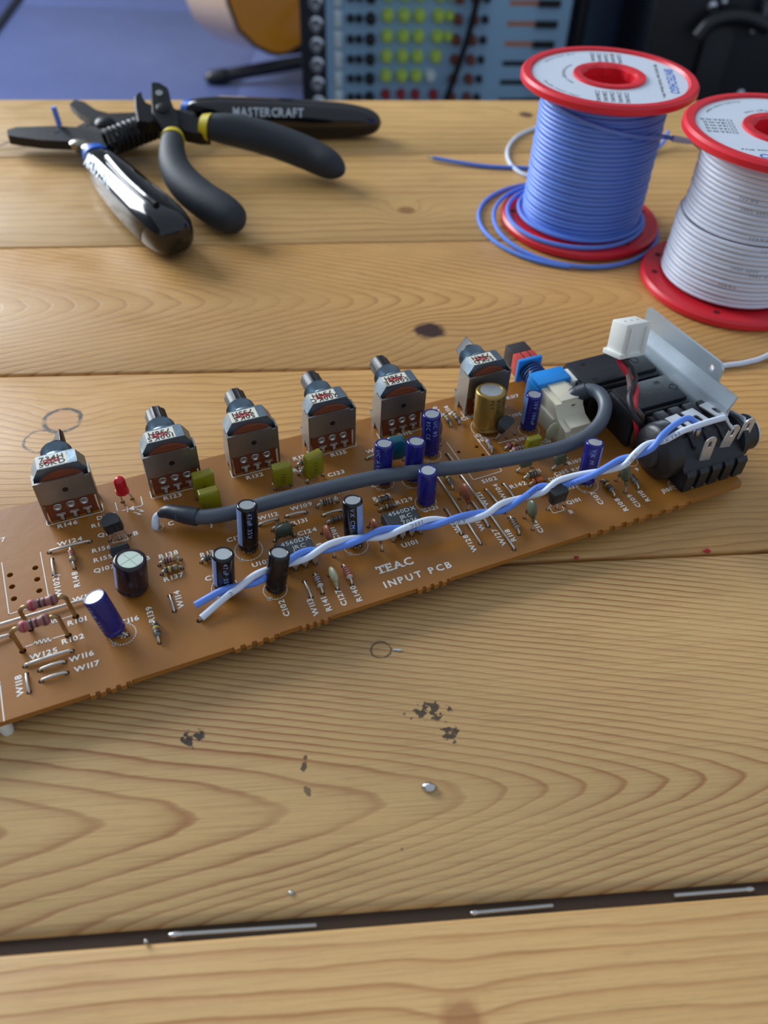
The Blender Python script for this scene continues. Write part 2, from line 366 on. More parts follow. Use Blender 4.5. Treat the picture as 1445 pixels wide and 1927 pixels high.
# ================================================================== WIRE SPOOLS
RED = mat('red_spool_plastic', (222, 36, 50), .36, 0, .06, 60, .05, 300, sss=.0)
PAPER = mat('label_paper', (205, 214, 226), .6, 0, .03, 100)
INK = mat('black_print', (28, 28, 34), .6); BLUEINK = mat('blue_print', (26, 92, 190), .6); REDINK = mat('red_print', (180, 30, 40), .6)
BLUEW = mat('blue_silicone', (98, 140, 230), .45, 0, .04, 200); WHITEW = mat('white_silicone', (214, 224, 240), .45, 0, .03, 200)
COPPER = mat('tinned_strand', (196, 190, 180), .3, .9, .15, 900)
WPR = mat('wire_print', (84, 92, 120), .6)
FR, SH, FT = 33.0, 58.5, 3.6
mat_hole = mat('dark_recess', (88, 10, 18), .7)
def spool(name, label, c, tilt, lab_ang, wm, wr, prof, mark):
    o = thing(name, label, 'wire spool', (c[0], c[1], TZ), tilt, 'wire spools on the table')
    HR, HOLE = 13.4, 9.6
    def flange(z0, z1, top):
        g = G(); pr = [(HOLE + 2, z0), (FR - 1.2, z0), (FR, z0 + .9), (FR, z1 - .9), (FR - .9, z1)]
        if top: pr += [(FR - 3.4, z1), (FR - 3.9, z1 - .9), (HR + .1, z1 - .9), (HR, z1), (HOLE + 1.0, z1)]
        pr += [(HOLE, z1 - .8), (HOLE, z0), (HOLE + 2, z0)]
        n = 72; b = len(g.v)
        for r, z in pr:
            for k in range(n):
                a = 2 * math.pi * k / n; rr = r
                if r <= HOLE + .01: rr = r * (.93 + .09 * abs(math.cos(3 * a)))
                g.v.append((rr * math.cos(a), rr * math.sin(a), z))
        for j in range(len(pr) - 1):
            for k in range(n): g.f.append((b + j * n + k, b + j * n + (k + 1) % n, b + (j + 1) * n + (k + 1) % n, b + (j + 1) * n + k)); g.m.append(0)
        return g
    flange(0, FT, 0).obj('bottom_flange', RED, o); tf = flange(SH - FT, SH, 1).obj('top_flange', RED, o)
    g = G(); n = 48
    for r, z in ((12.6, FT - .5), (14.5, FT), (14.5, SH - FT), (12.6, SH - FT + .5)):
        for k in range(n): g.v.append((r * math.cos(2 * math.pi * k / n), r * math.sin(2 * math.pi * k / n), z))
    for r, z in ((HOLE, SH - FT + .5), (HOLE, FT - .5)):
        for k in range(n): g.v.append((r * math.cos(2 * math.pi * k / n), r * math.sin(2 * math.pi * k / n), z))
    for j in range(6):
        for k in range(n): g.f.append((j * n + k, j * n + (k + 1) % n, ((j + 1) % 6) * n + (k + 1) % n, ((j + 1) % 6) * n + k)); g.m.append(0)
    g.obj('core', RED, o)
    for a in (0.2, .75, 2.6, 3.1, 4.3, 5.3):               # small wire-anchor holes in the lower flange
        g = G(); g.lathe([(1.15, 0), (1.15, .06)], 12); h = g.obj('anchor_hole', mat_hole, o, (28.3 * math.cos(a), 28.3 * math.sin(a), FT - .02))
    # paper label
    g = G(); n = 72; zt = SH - .82
    vs = [(r * math.cos(2 * math.pi * k / n), r * math.sin(2 * math.pi * k / n), z) for r, z in ((HR + .15, zt), (28.9, zt), (28.9, zt - .1), (HR + .15, zt - .1)) for k in range(n)]
    g.add(vs, [(j * n + k, j * n + (k + 1) % n, ((j + 1) % 4) * n + (k + 1) % n, ((j + 1) % 4) * n + k) for j in range(4) for k in range(n)])
    lab = g.obj('paper_label', PAPER, tf)
    ca, sa = math.cos(lab_ang), math.sin(lab_ang); zp = zt + .03
    def F(x0, y0): return lambda x, y: (ca * (x0 + x) - sa * (y0 + y), sa * (x0 + x) + ca * (y0 + y), zp)
    def arc(r, mid, s, h, sign, gg, gap=.2):                # circular lettering; sign=-1 reads clockwise on top, +1 along the bottom
        w = text_w(s, h, 0, gap)
        def fn(x, y):
            t = (x - w / 2) / r
            a = mid + sign * t; rr = r - sign * y
            px, py = rr * math.cos(a), rr * math.sin(a); return (ca * px - sa * py, sa * px + ca * py, zp)
        text(gg, s, h, fn, 0, gap)
    gb = G(); s = 'BNTECHGO'; w = text_w(s, 3.3, 1, .12); text(gb, s, 3.3, F(-w / 2, 21.4), 1, .12)
    gb.obj('brand_print', BLUEINK, tf)
    gk = G(); s = 'High Quality Super Flexible Silicone Wire'; hh = 1.25; w = text_w(s, hh, 1, .14); text(gk, s, hh, F(-w / 2, 18.0), 1, .14)
    for sx_ in (-1, 1):
        for i, q in enumerate(('22AWG', '24AWG', '26AWG', '28AWG', '30AWG') if sx_ < 0 else ('12AWG', '14AWG', '16AWG', '18AWG', '20AWG')):
            yb = 4.4 - i * 2.6; xb = -26.2 if sx_ < 0 else 16.2
            P = [F(xb, yb)(*p)[:2] for p in ((0, 0), (1.5, 0), (1.5, 1.4), (0, 1.4))]; stroke(gk, P, .22, zp, True)
            text(gk, q, 1.5, F(xb + 2.2, yb), 1, .16)
            if sx_ < 0 and i == 1:
                gr = G(); gr.add([F(xb, yb)(*p) for p in ((.1, .1), (1.4, .1), (1.4, 1.3), (.1, 1.3))], [(0, 1, 2, 3)]); gr.obj('tick_mark', REDINK, tf, flip=False)
    arc(17.6, -math.pi / 2, 'www.bntechgo.com', 1.7, 1, gk); arc(26.6, -math.pi / 2 - .75, 'High temp resistant', 1.3, 1, gk); arc(26.6, -math.pi / 2 + .75, 'Flexible tinned copper', 1.3, 1, gk)
    gk.obj('small_print', INK, tf)
    # wound wire: one helix following the winding radius
    tn = (SH - 2 * FT - .2) / (2 * wr); path = []; ns = 44
    for k in range(int(tn * ns) + 1):
        f = k / (tn * ns); zz = FT + wr + f * (SH - 2 * FT - 2 * wr); a = 2 * math.pi * k / ns + .6
        r = prof(f) + .12 * math.sin(a * .37 + 1) + .08 * math.sin(a * .91); path.append((r * math.cos(a), r * math.sin(a), zz + .12 * math.sin(a * .5 + k * .001)))
    g = G(); g.tube(path, wr, 8); g.obj('wound_wire', wm, o)
    return o
bs_c = (77.5, 326.5)
blue = spool('wire_spool', 'red spool wound with blue wire, loose loops around its base', bs_c, 0.0, math.radians(-96), BLUEW, .88, lambda f: 23.2 + .5 * (1 - f), 'blue')
# loose loops of the blue spool
lp = []
def ease(t): t = max(0.0, min(1.0, t)); return t * t * (3 - 2 * t)
for k in range(0, 200):
    a = math.radians(150 + k * 6.0); tn = k * 6.0 / 360
    t1 = ease((tn - .75) / .5); t2 = ease((tn - 1.85) / .55); q = 1 - t1
    r = 25.6 + 3.6 * t1 + 8.4 * t2; lp.append((-.4 - 2.9 * t1 - 1.6 * t2 + r * math.cos(a), -.3 - .5 * t1 - .6 * t2 + r * math.sin(a), (FT + .9 + .9 * q) * (1 - t2) + .9 * t2))
G().tube(lp, .88, 8).obj('loose_loop', BLUEW, blue)
# free end running down across the turns, then out to the right, with a white crimped tip
tl = []
for k in range(26):
    f = k / 25; a = math.radians(212 + 122 * f); tl.append((24.9 * math.cos(a), 24.9 * math.sin(a), 51.5 - 10.5 * f ** 1.2))
e = Vector(tl[-1]); d_ = (Vector(tl[-1]) - Vector(tl[-2])).normalized()
d_ = Vector((.97, .1, -.16)).normalized()
tl += [tuple(e + d_ * q) for q in (1.5, 3, 4.5)]
G().tube(tl, .85, 8).obj('free_end', BLUEW, blue)
e2 = Vector(tl[-1]); g = G(); g.tube([e2 - d_ * .4, e2 + d_ * 2, e2 + d_ * 6, e2 + d_ * 8.2], [1.2, 1.25, 1.1, .8], 10); g.obj('white_sleeve', WHITEW, blue)
g = G(); dd = Vector((.83, 0, -.55)).normalized(); s0 = e2 + d_ * 8; g.tube([s0, s0 + dd * 2.5, s0 + dd * 5], [.6, .5, .35], 8); g.obj('bare_tip', COPPER, blue)

ws_c = (128.5, 281.0)
def wprof(f): return 23.2 + (1.7 / (1 + math.exp((f - .47) * 60)))
white = spool('wire_spool', 'red spool wound with white wire at the right edge', ws_c, 0.0, math.radians(176), WHITEW, .86, wprof, 'white')
g = G()                                                    # faint print repeated on the white insulation
for zc, a0 in ((42.5, 232), (39.2, 236), (30.4, 250), (27.0, 262), (19.5, 245), (17.8, 260), (12.6, 240)):
    r = wprof((zc - 4) / 50) + .90
    s = '200C 600V' if int(zc) % 2 else '24AWG'; text(g, s, .95, lambda x, y: (r * math.cos(math.radians(a0) + x / r), r * math.sin(math.radians(a0) + x / r), zc + y - .3), 0, .5)
g.obj('insulation_print', WPR, white)
# offcut of white wire and of blue wire lying behind the blue spool
def wire_thing(name, label, cat, knots, r, m, tip=None, group=None, n=8):
    P = [T(*k) for k in knots]; base = P[0].copy(); base.z = 0
    o = thing(name, label, cat, (base.x, base.y, TZ), 0, group)
    G().tube([Vector(p) - base for p in spline([tuple(p) for p in P], n)], r, 8).obj('insulation', m, o)
    if tip is not None:
        a, b = P[0], P[1]
        if tip == 1: a, b = P[-1], P[-2]
        d = (a - b).normalized(); G().tube([a - base, a - base + d * 3.2], [.5, .4], 8).obj('bare_tip', COPPER, o)
    return o
wire_thing('loose_wire', 'blue wire offcut with a bare tip pointing left behind the blue spool', 'wire', [(815, 297, 1.6), (860, 305, 1.2), (920, 313, .9), (990, 316, .9), (1060, 322, .9)], .9, BLUEW, 0)
wire_thing('loose_wire', 'white wire offcut curling out behind the blue spool', 'wire', [(1040, 232, .9), (1005, 242, .9), (972, 258, .9), (955, 282, .9), (960, 308, .9), (985, 328, .9), (1030, 340, .9)], .9, WHITEW)
wire_thing('loose_wire', 'short blue wire end sticking out right behind the blue spool', 'wire', [(1257, 248, 5), (1248, 268, 2.5), (1228, 284, 1.2), (1195, 298, .9), (1150, 300, .9)], .9, BLUEW)
wire_thing('loose_wire', 'free end of the white spool wire lying right of the metal bracket', 'wire', [(1340, 692, .9), (1372, 687, .9), (1405, 682, .9), (1450, 666, .9), (1560, 600, .9), (1700, 540, .9)], .9, WHITEW)  # free end of the white spool's wire, kept as its own object
# ================================================================== HAND TOOLS
BLACK0 = mat('dark_rivet', (20, 20, 22), .4)
DIPB = mat('glossy_black_dip', (10, 10, 12), .12, 0, .1, 200, .05, 200, coat=.3); FOAM = mat('charcoal_grip', (36, 42, 50), .62, 0, .12, 300, .35, 1500); YEL = mat('yellow_grip_end', (214, 190, 30), .45)
GUN = mat('blackened_steel', (34, 34, 36), .42, .55, .2, 200, .2, 500); GRIPBLUE = mat('blue_grip_end', (24, 96, 200), .35); SILV = mat('silver_print', (188, 198, 206), .4, .3); BOLT = mat('bright_bolt', (170, 172, 172), .3, .9)
CHROME = mat('worn_chrome', (150, 146, 132), .3, .9, .2, 300)
def zq(c, s, ox, oy): return lambda x, y: (ox + x / s, oy + y / s)
Z1 = zq(0, 1.953, 0, 120); Z4 = zq(0, 4.817, 100, 140)
# ---- wire stripper ----------------------------------------------------------------------------------------------
SB = T(190, 240, 0); strip = thing('wire_stripper', 'black wire stripper with glossy dipped handles, spring and pale lettering', 'wire stripper', (SB.x, SB.y, TZ))
def loc(p): return Vector(p) - Vector((SB.x, SB.y, 0))
def flat(poly, zf, z, th):                                      # plate outlined in the horizontal plane z
    g = G(); pts = [loc(T(*zf(*p), z)) for p in poly]; g.prism([(p.x, p.y) for p in pts], z - th, z); return g
flat([(25, 243), (60, 232), (200, 228), (280, 232), (330, 205), (380, 190), (440, 205), (470, 240), (440, 275), (400, 300), (345, 330), (290, 310), (265, 285), (150, 280), (60, 268), (28, 262)], Z1, 9.0, 4.0).obj('jaw', GUN, strip, ang=30)
flat([(255, 148), (275, 132), (310, 140), (350, 168), (400, 182), (500, 178), (620, 170), (700, 165), (720, 185), (640, 215), (560, 235), (500, 265), (430, 265), (380, 235), (335, 205), (290, 182)], Z1, 11.5, 3.0).obj('jaw', GUN, strip, ang=30)
g = G(); c = loc(T(*Z1(385, 213), 12.5)); g.lathe([(4.6, 0), (4.6, 1.2), (3.6, 2.4), (1.8, 2.9), (1e-6, 3.0)], 20, lambda p: (p[0] + c.x, p[1] + c.y, p[2] + 11.2)); g.obj('pivot_bolt', GUN, strip)
for p in ((290, 285), (335, 300)):
    g = G(); c = loc(T(*Z1(*p), 10)); g.ell((c.x, c.y, 9.2), 4.6, 3.4, 1.6); g.rbox(c.x - 3.4, c.x + 2.6, c.y - 2.2, c.y + 1.4, 6.5, 9.6, .5); g.obj('latch', CHROME, strip)
for p in ((205, 240), (395, 250), (320, 215)):
    g = G(); c = loc(T(*Z1(*p), 10)); g.lathe([(1.4, 0), (1.4, .25), (1e-6, .25)], 14, lambda q: (q[0] + c.x, q[1] + c.y, q[2] + 9.0)); g.obj('rivet', BLACK0, strip)
a, b = loc(T(*Z1(395, 292), 11)), loc(T(*Z1(570, 225), 13)); d = (b - a); Ls = d.length; d.normalize(); e1 = d.cross(Vector((0, 0, 1))).normalized(); e2 = e1.cross(d)
g = G(); g.tube([a + d * (Ls * k / 240) + e1 * 5.0 * math.cos(k * .26) + e2 * 5.0 * math.sin(k * .26) for k in range(241)], 1.0, 8); g.obj('coil_spring', GUN, strip)
def handle(knots, name, m, par, off, sx=1.0, expo=2.6, n=20, up=(0, 0, 1)):
    P = spline([(*(Vector(T(*k[0], k[1])) - off), k[2]) for k in knots], 6); g = G(); g.tube([p[:3] for p in P], [max(p[3], .3) for p in P], n, sx, up, False, expo); return g.obj(name, m, par, ang=60)
o0 = Vector((SB.x, SB.y, 0))
h1 = handle([(Z1(688, 172), 9.0, 4.2), (Z1(735, 178), 9.0, 6.2), (Z1(820, 188), 8.6, 8.0), (Z1(960, 196), 8.4, 8.3), (Z1(1120, 203), 8.2, 8.2), (Z1(1260, 208), 7.8, 7.4), (Z1(1345, 214), 7.2, 6.0), (Z1(1385, 217), 6.8, 3.8), (Z1(1400, 218), 6.6, .8)], 'handle', DIPB, strip, o0, .95)
h2 = handle([(Z1(352, 345), 8.5, 4.6), (Z1(385, 385), 9, 7.2), (Z1(440, 445), 9.2, 8.6), (Z1(510, 515), 9.4, 9.2), (Z1(575, 575), 9.6, 9.4), (Z1(625, 618), 9.4, 8.6), (Z1(650, 642), 9.2, 6.2), (Z1(660, 652), 9, 1.2)], 'handle', DIPB, strip, o0, 1.05)
for q, r in (((Z1(680, 171), 9.0), 4.6), ((Z1(350, 338), 8.6), 5.4)):
    c = loc(T(*q[0], q[1])); c2 = loc(T(*(Z1(705, 175) if r < 5 else Z1(362, 356)), q[1])); g = G(); g.tube([c, c2], [r, r + .6], 20, 1.0, (0, 0, 1), False, 2.6); g.obj('blue_grip_end', GRIPBLUE, strip)
# raised ridge down the near handle and the printed name on both
rp = [loc(T(*Z1(395, 345), 18.4)), loc(T(*Z1(455, 415), 19.0)), loc(T(*Z1(525, 480), 19.2)), loc(T(*Z1(575, 520), 18.8))]
g = G(); g.tube(spline([tuple(p) for p in rp], 5), 1.3, 8); g.obj('grip_ridge', DIPB, h2)
def lettering(a, b, up, s, h, par, lift):
    g = G(); A_, B_ = loc(a), loc(b); d = (B_ - A_); L_ = d.length; d.normalize(); u_ = Vector(up); u_ = (u_ - d * d.dot(u_)).normalized(); w = text_w(s, h, 1, .12)
    text(g, s, h, lambda x, y: tuple(A_ + d * (x * L_ / w) + u_ * y), 1, .12); nn = d.cross(u_).normalized(); g.v = [tuple(Vector(v) + nn * lift) for v in g.v]; g.obj('lettering', SILV, par, flip=False)
pa, pb = T(448, 210, 9), T(576, 211, 9)
def on_handle(par, ax, bx, z, r, s, h, ang0, dirs):              # wrap lettering on the handle side
    A_, B_ = loc(T(*ax, z)), loc(T(*bx, z)); d = B_ - A_; L_ = d.length; d.normalize(); sd = Vector((d.y, -d.x, 0)) * dirs; w = text_w(s, h, 1, .12); g = G()
    def fn(x, y):
        a = ang0 + y / r; return tuple(A_ + d * (x * L_ / w) + sd * r * math.cos(a) + Vector((0, 0, r * math.sin(a))))
    text(g, s, h, fn, 1, .12); g.obj('lettering', SILV, par, flip=False)
on_handle(h1, (443, 221.0), (573, 223.0), 8.4, 8.95, 'MASTERCRAFT', 4.0, .42, 1)
on_handle(h2, Z1(390, 392), Z1(545, 548), 9.6, 9.9, 'MASTERCRAFT', 5.0, .5, 1)
g = G(); a = loc(T(*Z1(219, 226), 9.0)); g.tube([a, a + Vector((-.8, .3, 8.0))], 1.3, 10); tag(g.obj('loose_wire', BLUEW, None, (SB.x, SB.y, TZ)), 'tiny upright blue wire offcut standing on the stripper jaw', 'wire')
wire_thing('component_lead', 'thin bare wire poking out under the stripper jaw at the left edge', 'wire', [(-10, 278, .6), (20, 266, 2.2), (60, 252, 3.0)], .35, COPPER)
# ---- side cutters -----------------------------------------------------------------------------------------------
CB0 = T(320, 240, 0); cut = thing('side_cutters', 'side cutters with charcoal grips and yellow collars lying across the stripper', 'cutters', (CB0.x, CB0.y, TZ))
cp0 = T(312, 222, 21.0); ctil = math.radians(24); CN = Vector((.10, -math.sin(ctil), math.cos(ctil))).normalized()
def cloc(p): return Vector(p) - Vector((CB0.x, CB0.y, 0))
def slab(poly, n0, n1):
    pts = [PLN(*Z4(*p), cp0, CN) for p in poly]; g = G(); m = len(pts)
    lo = [cloc(p + CN * n0) for p in pts]; hi = [cloc(p + CN * n1) for p in pts]; c0 = sum((Vector(p) for p in hi), Vector()) / m
    mid = [p.lerp(c0, .0) - CN * .8 for p in hi]; hi = [p + (c0 - p).normalized() * .7 for p in hi]
    g.add(lo + mid + hi, [tuple(range(m - 1, -1, -1)), tuple(range(2 * m, 3 * m))] + [(j * m + k, j * m + (k + 1) % m, (j + 1) * m + (k + 1) % m, (j + 1) * m + k) for j in (0, 1) for k in range(m)]); return g
slab([(735, 190), (755, 165), (790, 150), (798, 200), (830, 250), (890, 272), (990, 272), (1100, 300), (1200, 345), (1345, 395), (1420, 545), (1330, 545), (1200, 520), (1090, 440), (980, 420), (900, 420), (860, 440), (760, 420), (738, 300)], -6, 0).obj('jaw_half', GUN, cut, ang=35)
slab([(895, 112), (920, 104), (970, 110), (1040, 150), (1058, 200), (1070, 265), (1100, 340), (1145, 420), (1155, 500), (1150, 575), (1010, 575), (985, 490), (930, 420), (900, 380), (895, 280)], -3, 2.6).obj('jaw_half', GUN, cut, ang=35)
g = G(); c = cloc(PLN(*Z4(1000, 350), cp0, CN)); q = Vector((0, 0, 1)).rotation_difference(CN); g.lathe([(2.8, 0), (2.8, .6), (2.2, 1.0), (1e-6, 1.0)], 18, lambda p: tuple(c + CN * 2.4 + q @ Vector(p))); g.obj('pivot', GUN, cut)
g = G(); c = cloc(PLN(*Z4(968, 212), cp0, CN)); g.lathe([(1.6, 0), (1.6, .4), (1e-6, .5)], 14, lambda p: tuple(c + CN * 2.4 + q @ Vector(p))); g.obj('adjusting_screw', BOLT, cut)
c0_ = Vector((CB0.x, CB0.y, 0))
handle([((325, 263), 17.5, 4.6), ((324, 285), 16.5, 5.4), ((329, 315), 14.5, 6.2), ((349, 347), 12, 6.9), ((384, 377), 10, 7.1), ((420, 400), 8.4, 7.0), ((443, 415), 7.6, 5.6), ((452, 421), 7.2, 3.0), ((455, 423), 7.1, .6)], 'grip', FOAM, cut, c0_, 1.0, 2.2)
handle([((392, 239), 18, 5.2), ((425, 243), 17, 6.4), ((475, 253), 15, 7.0), ((530, 270), 12.5, 7.0), ((585, 292), 9.6, 6.8), ((620, 310), 8, 6.0), ((638, 320), 7.2, 3.8), ((646, 325), 6.9, .8)], 'grip', FOAM, cut, c0_, 1.0, 2.2)
handle([((326, 256), 17.9, 4.2), ((325, 265), 17.4, 5.1)], 'yellow_collar', YEL, cut, c0_, 1.05, 2.2); handle([((380, 236), 18.3, 4.6), ((396, 240), 17.8, 5.8)], 'yellow_collar', YEL, cut, c0_, 1.05, 2.2)

# ================================================================== CRUMBS AND CLIPPINGS
def clip(ax, ay, bx, by, r, label, z=-.75, head=True):
    a, b = T(ax, ay, z), T(bx, by, z); m = (a + b) / 2; o = thing('lead_clipping', label, 'wire clipping', (m.x, m.y, TZ + z), 0, 'lead clippings in the gap'); d = (b - a)
    G().tube([a - m + d * .06, b - m], r, 10).obj('wire', TIN0, o); g = G(); n = d.normalized()
    g.tube([a - m, a - m + d * .03, a - m + d * .1], [r * .9, r * 1.35, r * .9], 10, 1, None, True); g.obj('solder_tip', SOL0, o)
TIN0 = mat('clipped_tin_lead', (190, 190, 188), .28, .95, .1, 600); SOL0 = mat('clipped_solder', (206, 206, 206), .25, .95, .1, 600)
clip(320, 1759, 595, 1741, .38, 'longest clipped component lead lying in the near gap, leftmost'); clip(888, 1718, 1040, 1704, .36, 'clipped component lead in the middle of the near gap'); clip(1416, 1673, 1268, 1685, .4, 'clipped component lead in the near gap at the right edge')
def crumb(name, px, py, sx, sy, sz, m, label, cat, seed):
    random.seed(seed); g = G(); g.ell((0, 0, sz * .8), sx, sy, sz, 9, 6); g.v = [(x * random.uniform(.75, 1.2), y * random.uniform(.75, 1.2), max(0.02, z * random.uniform(.8, 1.15))) for x, y, z in g.v]
    p = T(px, py, 0); tag(g.obj(name, m, None, (p.x, p.y, TZ), ang=70), label, cat)
REDC = mat('red_plastic_crumb', (190, 40, 50), .5)
crumb('solder_bead', 807, 1483, 1.5, 1.2, .8, SOL0, 'grey solder bead on the near plank', 'solder bead', 3); crumb('solder_bead', 548, 1681, .55, .5, .35, SOL0, 'tiny solder speck in front of the curved grain', 'solder bead', 4); crumb('solder_bead', 275, 1772, .5, .4, .4, SOL0, 'tiny solder speck at the edge of the near gap, left of the longest lead clipping', 'solder bead', 5)
crumb('plastic_crumb', 1329, 1038, 1.0, .6, .5, REDC, 'red plastic crumb in front of the board, nearer the right edge', 'crumb', 6); crumb('plastic_crumb', 1085, 1051, .7, .45, .4, REDC, 'smaller red plastic crumb just in front of the board', 'crumb', 7)
crumb('plastic_crumb', 748, 1224, 1.2, .3, .25, PAPER, 'pale thin flake beside the ring mark on the wood', 'crumb', 8)

# ================================================================== BACKGROUND GEAR (standing on the floor beyond the table)
BX = Vector((math.cos(PH), math.sin(PH), 0)); BN = Vector((-math.sin(PH), math.cos(PH), 0))
def backing(dist):
    pt = BN * dist
    def f(px, py):
        p = PLN(px, py, pt, BN); return p.dot(BX), p.z + TZ        # position along the panel, height above the floor
    return f
MD = 1150.0; mf = backing(MD); xl, _ = mf(566, 90); xr, _ = mf(1062, 90); mo = BX * xl + BN * MD
mix = thing('mixing_console', 'mixing console stood on its side, grey panel with a blue reflection in its colour and rows of lime knobs', 'mixing console', (mo.x, mo.y, 0), PH)
PAN = mat('grey_panel_blue_reflection', (150, 190, 222), .42, .1, .06, 8); DPAN = mat('dark_panel', (22, 28, 40), .5); LIME = mat('lime_knob', (186, 214, 92), .4); KB = mat('black_knob', (18, 20, 24), .4); KBR = mat('rust_knob', (120, 62, 44), .45)  # panel is light grey metal, its blue reflection put into the base colour
ORG = mat('orange_slot', (190, 128, 104), .6); CHR = mat('jack_chrome', (200, 206, 214), .18, .95); WHT = mat('white_cap', (206, 220, 226), .4); RDK = mat('red_knob', (150, 36, 44), .45)
Wm = xr - xl; Hm = 470.0
g = G(); g.rbox(0, Wm, 0, 90, 0, Hm, 3); g.obj('chassis', DPAN, mix)
xb = mf(614, 90)[0] - xl
g = G(); g.rbox(xb, Wm, -2.5, .5, 0, Hm, .8); g.obj('front_panel', PAN, mix); g = G(); g.rbox(0, xb, -2.0, .5, 0, Hm, .8); g.obj('jack_strip', DPAN, mix)
def knob_mesh(r, h, m, nm='knob'):
    g = G(); ro = lambda p: (p[0], -p[2], p[1]); g.lathe([(r, 0), (r, h * .25), (r * .82, h * .35), (r * .74, h * .95), (r * .6, h), (1e-6, h)], 14, ro); g.cur = 0; g.box(-r * .08, r * .08, -h * 1.02, -h * .9, 0, r * .7); return g.mesh(nm, m, 40)
KM = {k: knob_mesh(r, h, m) for k, r, h, m in (('L', 8.2, 13, LIME), ('l', 6.5, 10, LIME), ('K', 7.0, 13, KB), ('k', 5.0, 9, KB), ('R', 6.5, 12, KBR), ('D', 6.5, 12, RDK), ('W', 8.0, 12, WHT))}
jk = G(); ro = lambda p: (p[0], -p[2], p[1]); jk.lathe([(9, 0), (9, 3), (6.5, 4.5), (6.5, 7), (4, 7), (4, 1), (1e-6, 1)], 16, ro); jme = jk.mesh('jack_ring', CHR, 30)
lv = G(); lv.rbox(-5, 5, -8, 0, -10, 10, 1.2); lme = lv.mesh('slide_cap', WHT, 30)
row0 = [mf(595, y)[1] for y in (4, 43, 82, 120, 156)]; dz = (row0[0] - row0[4]) / 4
for r in range(-3, 12):
    z = row0[4] + r * dz
    if z < 15 or z > Hm - 12: continue
    y_ = 156 - r * 38
    def X(px): return mf(px, 90)[0] - xl
    link('jack_ring', jme, mix, (X(596), -2, z)); link('slide_cap', lme, mix, (X(636), -2.5, z + 12 * dz / 38))
    zk = z + 18 * dz / 38
    lim = 'L' if r >= 0 else 'D'
    cols = [('k', 659), ('k', 675), ('K', 696), (lim, 727), (lim, 757), (lim, 785), (lim, 820), ('R', 856), ('R', 886), ('k', 906)]
    if r >= 2: cols.append(('l', 840))
    if r == 0: cols[6] = ('W', 812)
    for k, px in cols: link('knob', KM[k], mix, (X(px), -2.5, zk + (-4 if k in 'RkK' else 0)))
    g = G(); g.box(X(948), X(1002), -3.0, -2.3, zk - 12, zk - 6); sl = g.obj('fader_slot', ORG if r > 1 else KB, mix); g = G(); g.rbox(X(1000), X(1040), -7, -2.3, zk - 13, zk - 5, .8); g.obj('fader_cap', KB, sl)
# black patch cable hanging in front of the console
g = G(); pts = [mf(898, -40), mf(880, 40), mf(862, 100), mf(838, 170), mf(815, 240), mf(800, 330)]
P = spline([(p[0] - xl, -26.0 + i * 1.5, p[1]) for i, p in enumerate(pts)], 6); P = P[:-1] + [(P[-1][0], -18, 4.6)] + [(P[-1][0] - 60, -30, 4.6)]
g.tube(P, 4.2, 8); cb = g.obj('patch_cable', KB, None, (mo.x, mo.y, 0), (0, 0, PH)); tag(cb, 'black cable hanging in front of the mixing console', 'cable')
# ---- dark cases at the right ------------------------------------------------------------------------------------
def case(name, label, cat, px0, px1, dist, hgt, m, depth):
    f = backing(dist); x0, x1 = f(px0, 90)[0], f(px1, 90)[0]; o_ = BX * x0 + BN * dist; o = thing(name, label, cat, (o_.x, o_.y, 0), PH); g = G(); g.rbox(0, x1 - x0, 0, depth, 12, hgt, 6); g.obj('shell', m, o)
    for x in (18, x1 - x0 - 18): g = G(); g.lathe([(10, 0), (12, 12.5)], 14, lambda p: (p[0] + x, p[1] + 25, p[2])); g.obj('foot', KB, o); 
    for x in (18, x1 - x0 - 18): g = G(); g.lathe([(10, 0), (12, 12.5)], 14, lambda p: (p[0] + x, p[1] + depth - 25, p[2])); g.obj('foot', KB, o)
    return o, x1 - x0, f, x0
NAVYC = mat('navy_cabinet', (36, 58, 84), .6, 0, .3, 30, .2, 60); BLKC = mat('black_case', (14, 18, 26), .45, 0, .2, 20)
o1, w1, f1, x01 = case('speaker_cabinet', 'narrow navy cabinet between the mixing console and the black case', 'cabinet', 1074, 1172, 1190, 440, NAVYC, 200)
for px in (1076, 1158): g = G(); x = f1(px, 90)[0] - x01; g.rbox(max(x, 0), x + 12, -4, 0, 14, 438, 1.5); g.obj('edge_trim', BLKC, o1)
o2, w2, f2, x02 = case('equipment_case', 'large black equipment case with bright rivets behind the spools', 'case', 1215, 1640, 1060, 460, BLKC, 115)
def fx(px, py): x, z = f2(px, py); return x - x02, z
x, z = fx(1345, 120); g = G(); g.rbox(x - 26, x + 10, -10, 0, z - 160, z + 46, 3); g.obj('ribbed_panel', BLKC, o2)
pts = [fx(1300, 60), fx(1330, 30), fx(1380, 22), fx(1430, 40)]; g = G(); g.tube(spline([(a, -22.0, b) for a, b in pts], 6), 9, 12); g.obj('carry_handle', KB, o2)
for px, py, r in ((1340, 12, 6), (1392, 177, 6), (1416, 58, 5), (1362, 4, 4)):
    x, z = fx(px, py); g = G(); g.ell((x, -1, z), r, 3, r, 12, 8); g.obj('rivet', CHR, o2)
x0_, z0_ = fx(1436, -6); x1_, z1_ = fx(1424, 52); g = G(); g.tube([(x0_, -12, z0_), (x1_, -10, z1_)], 5.5, 10); g.obj('latch_bar', CHR, o2)
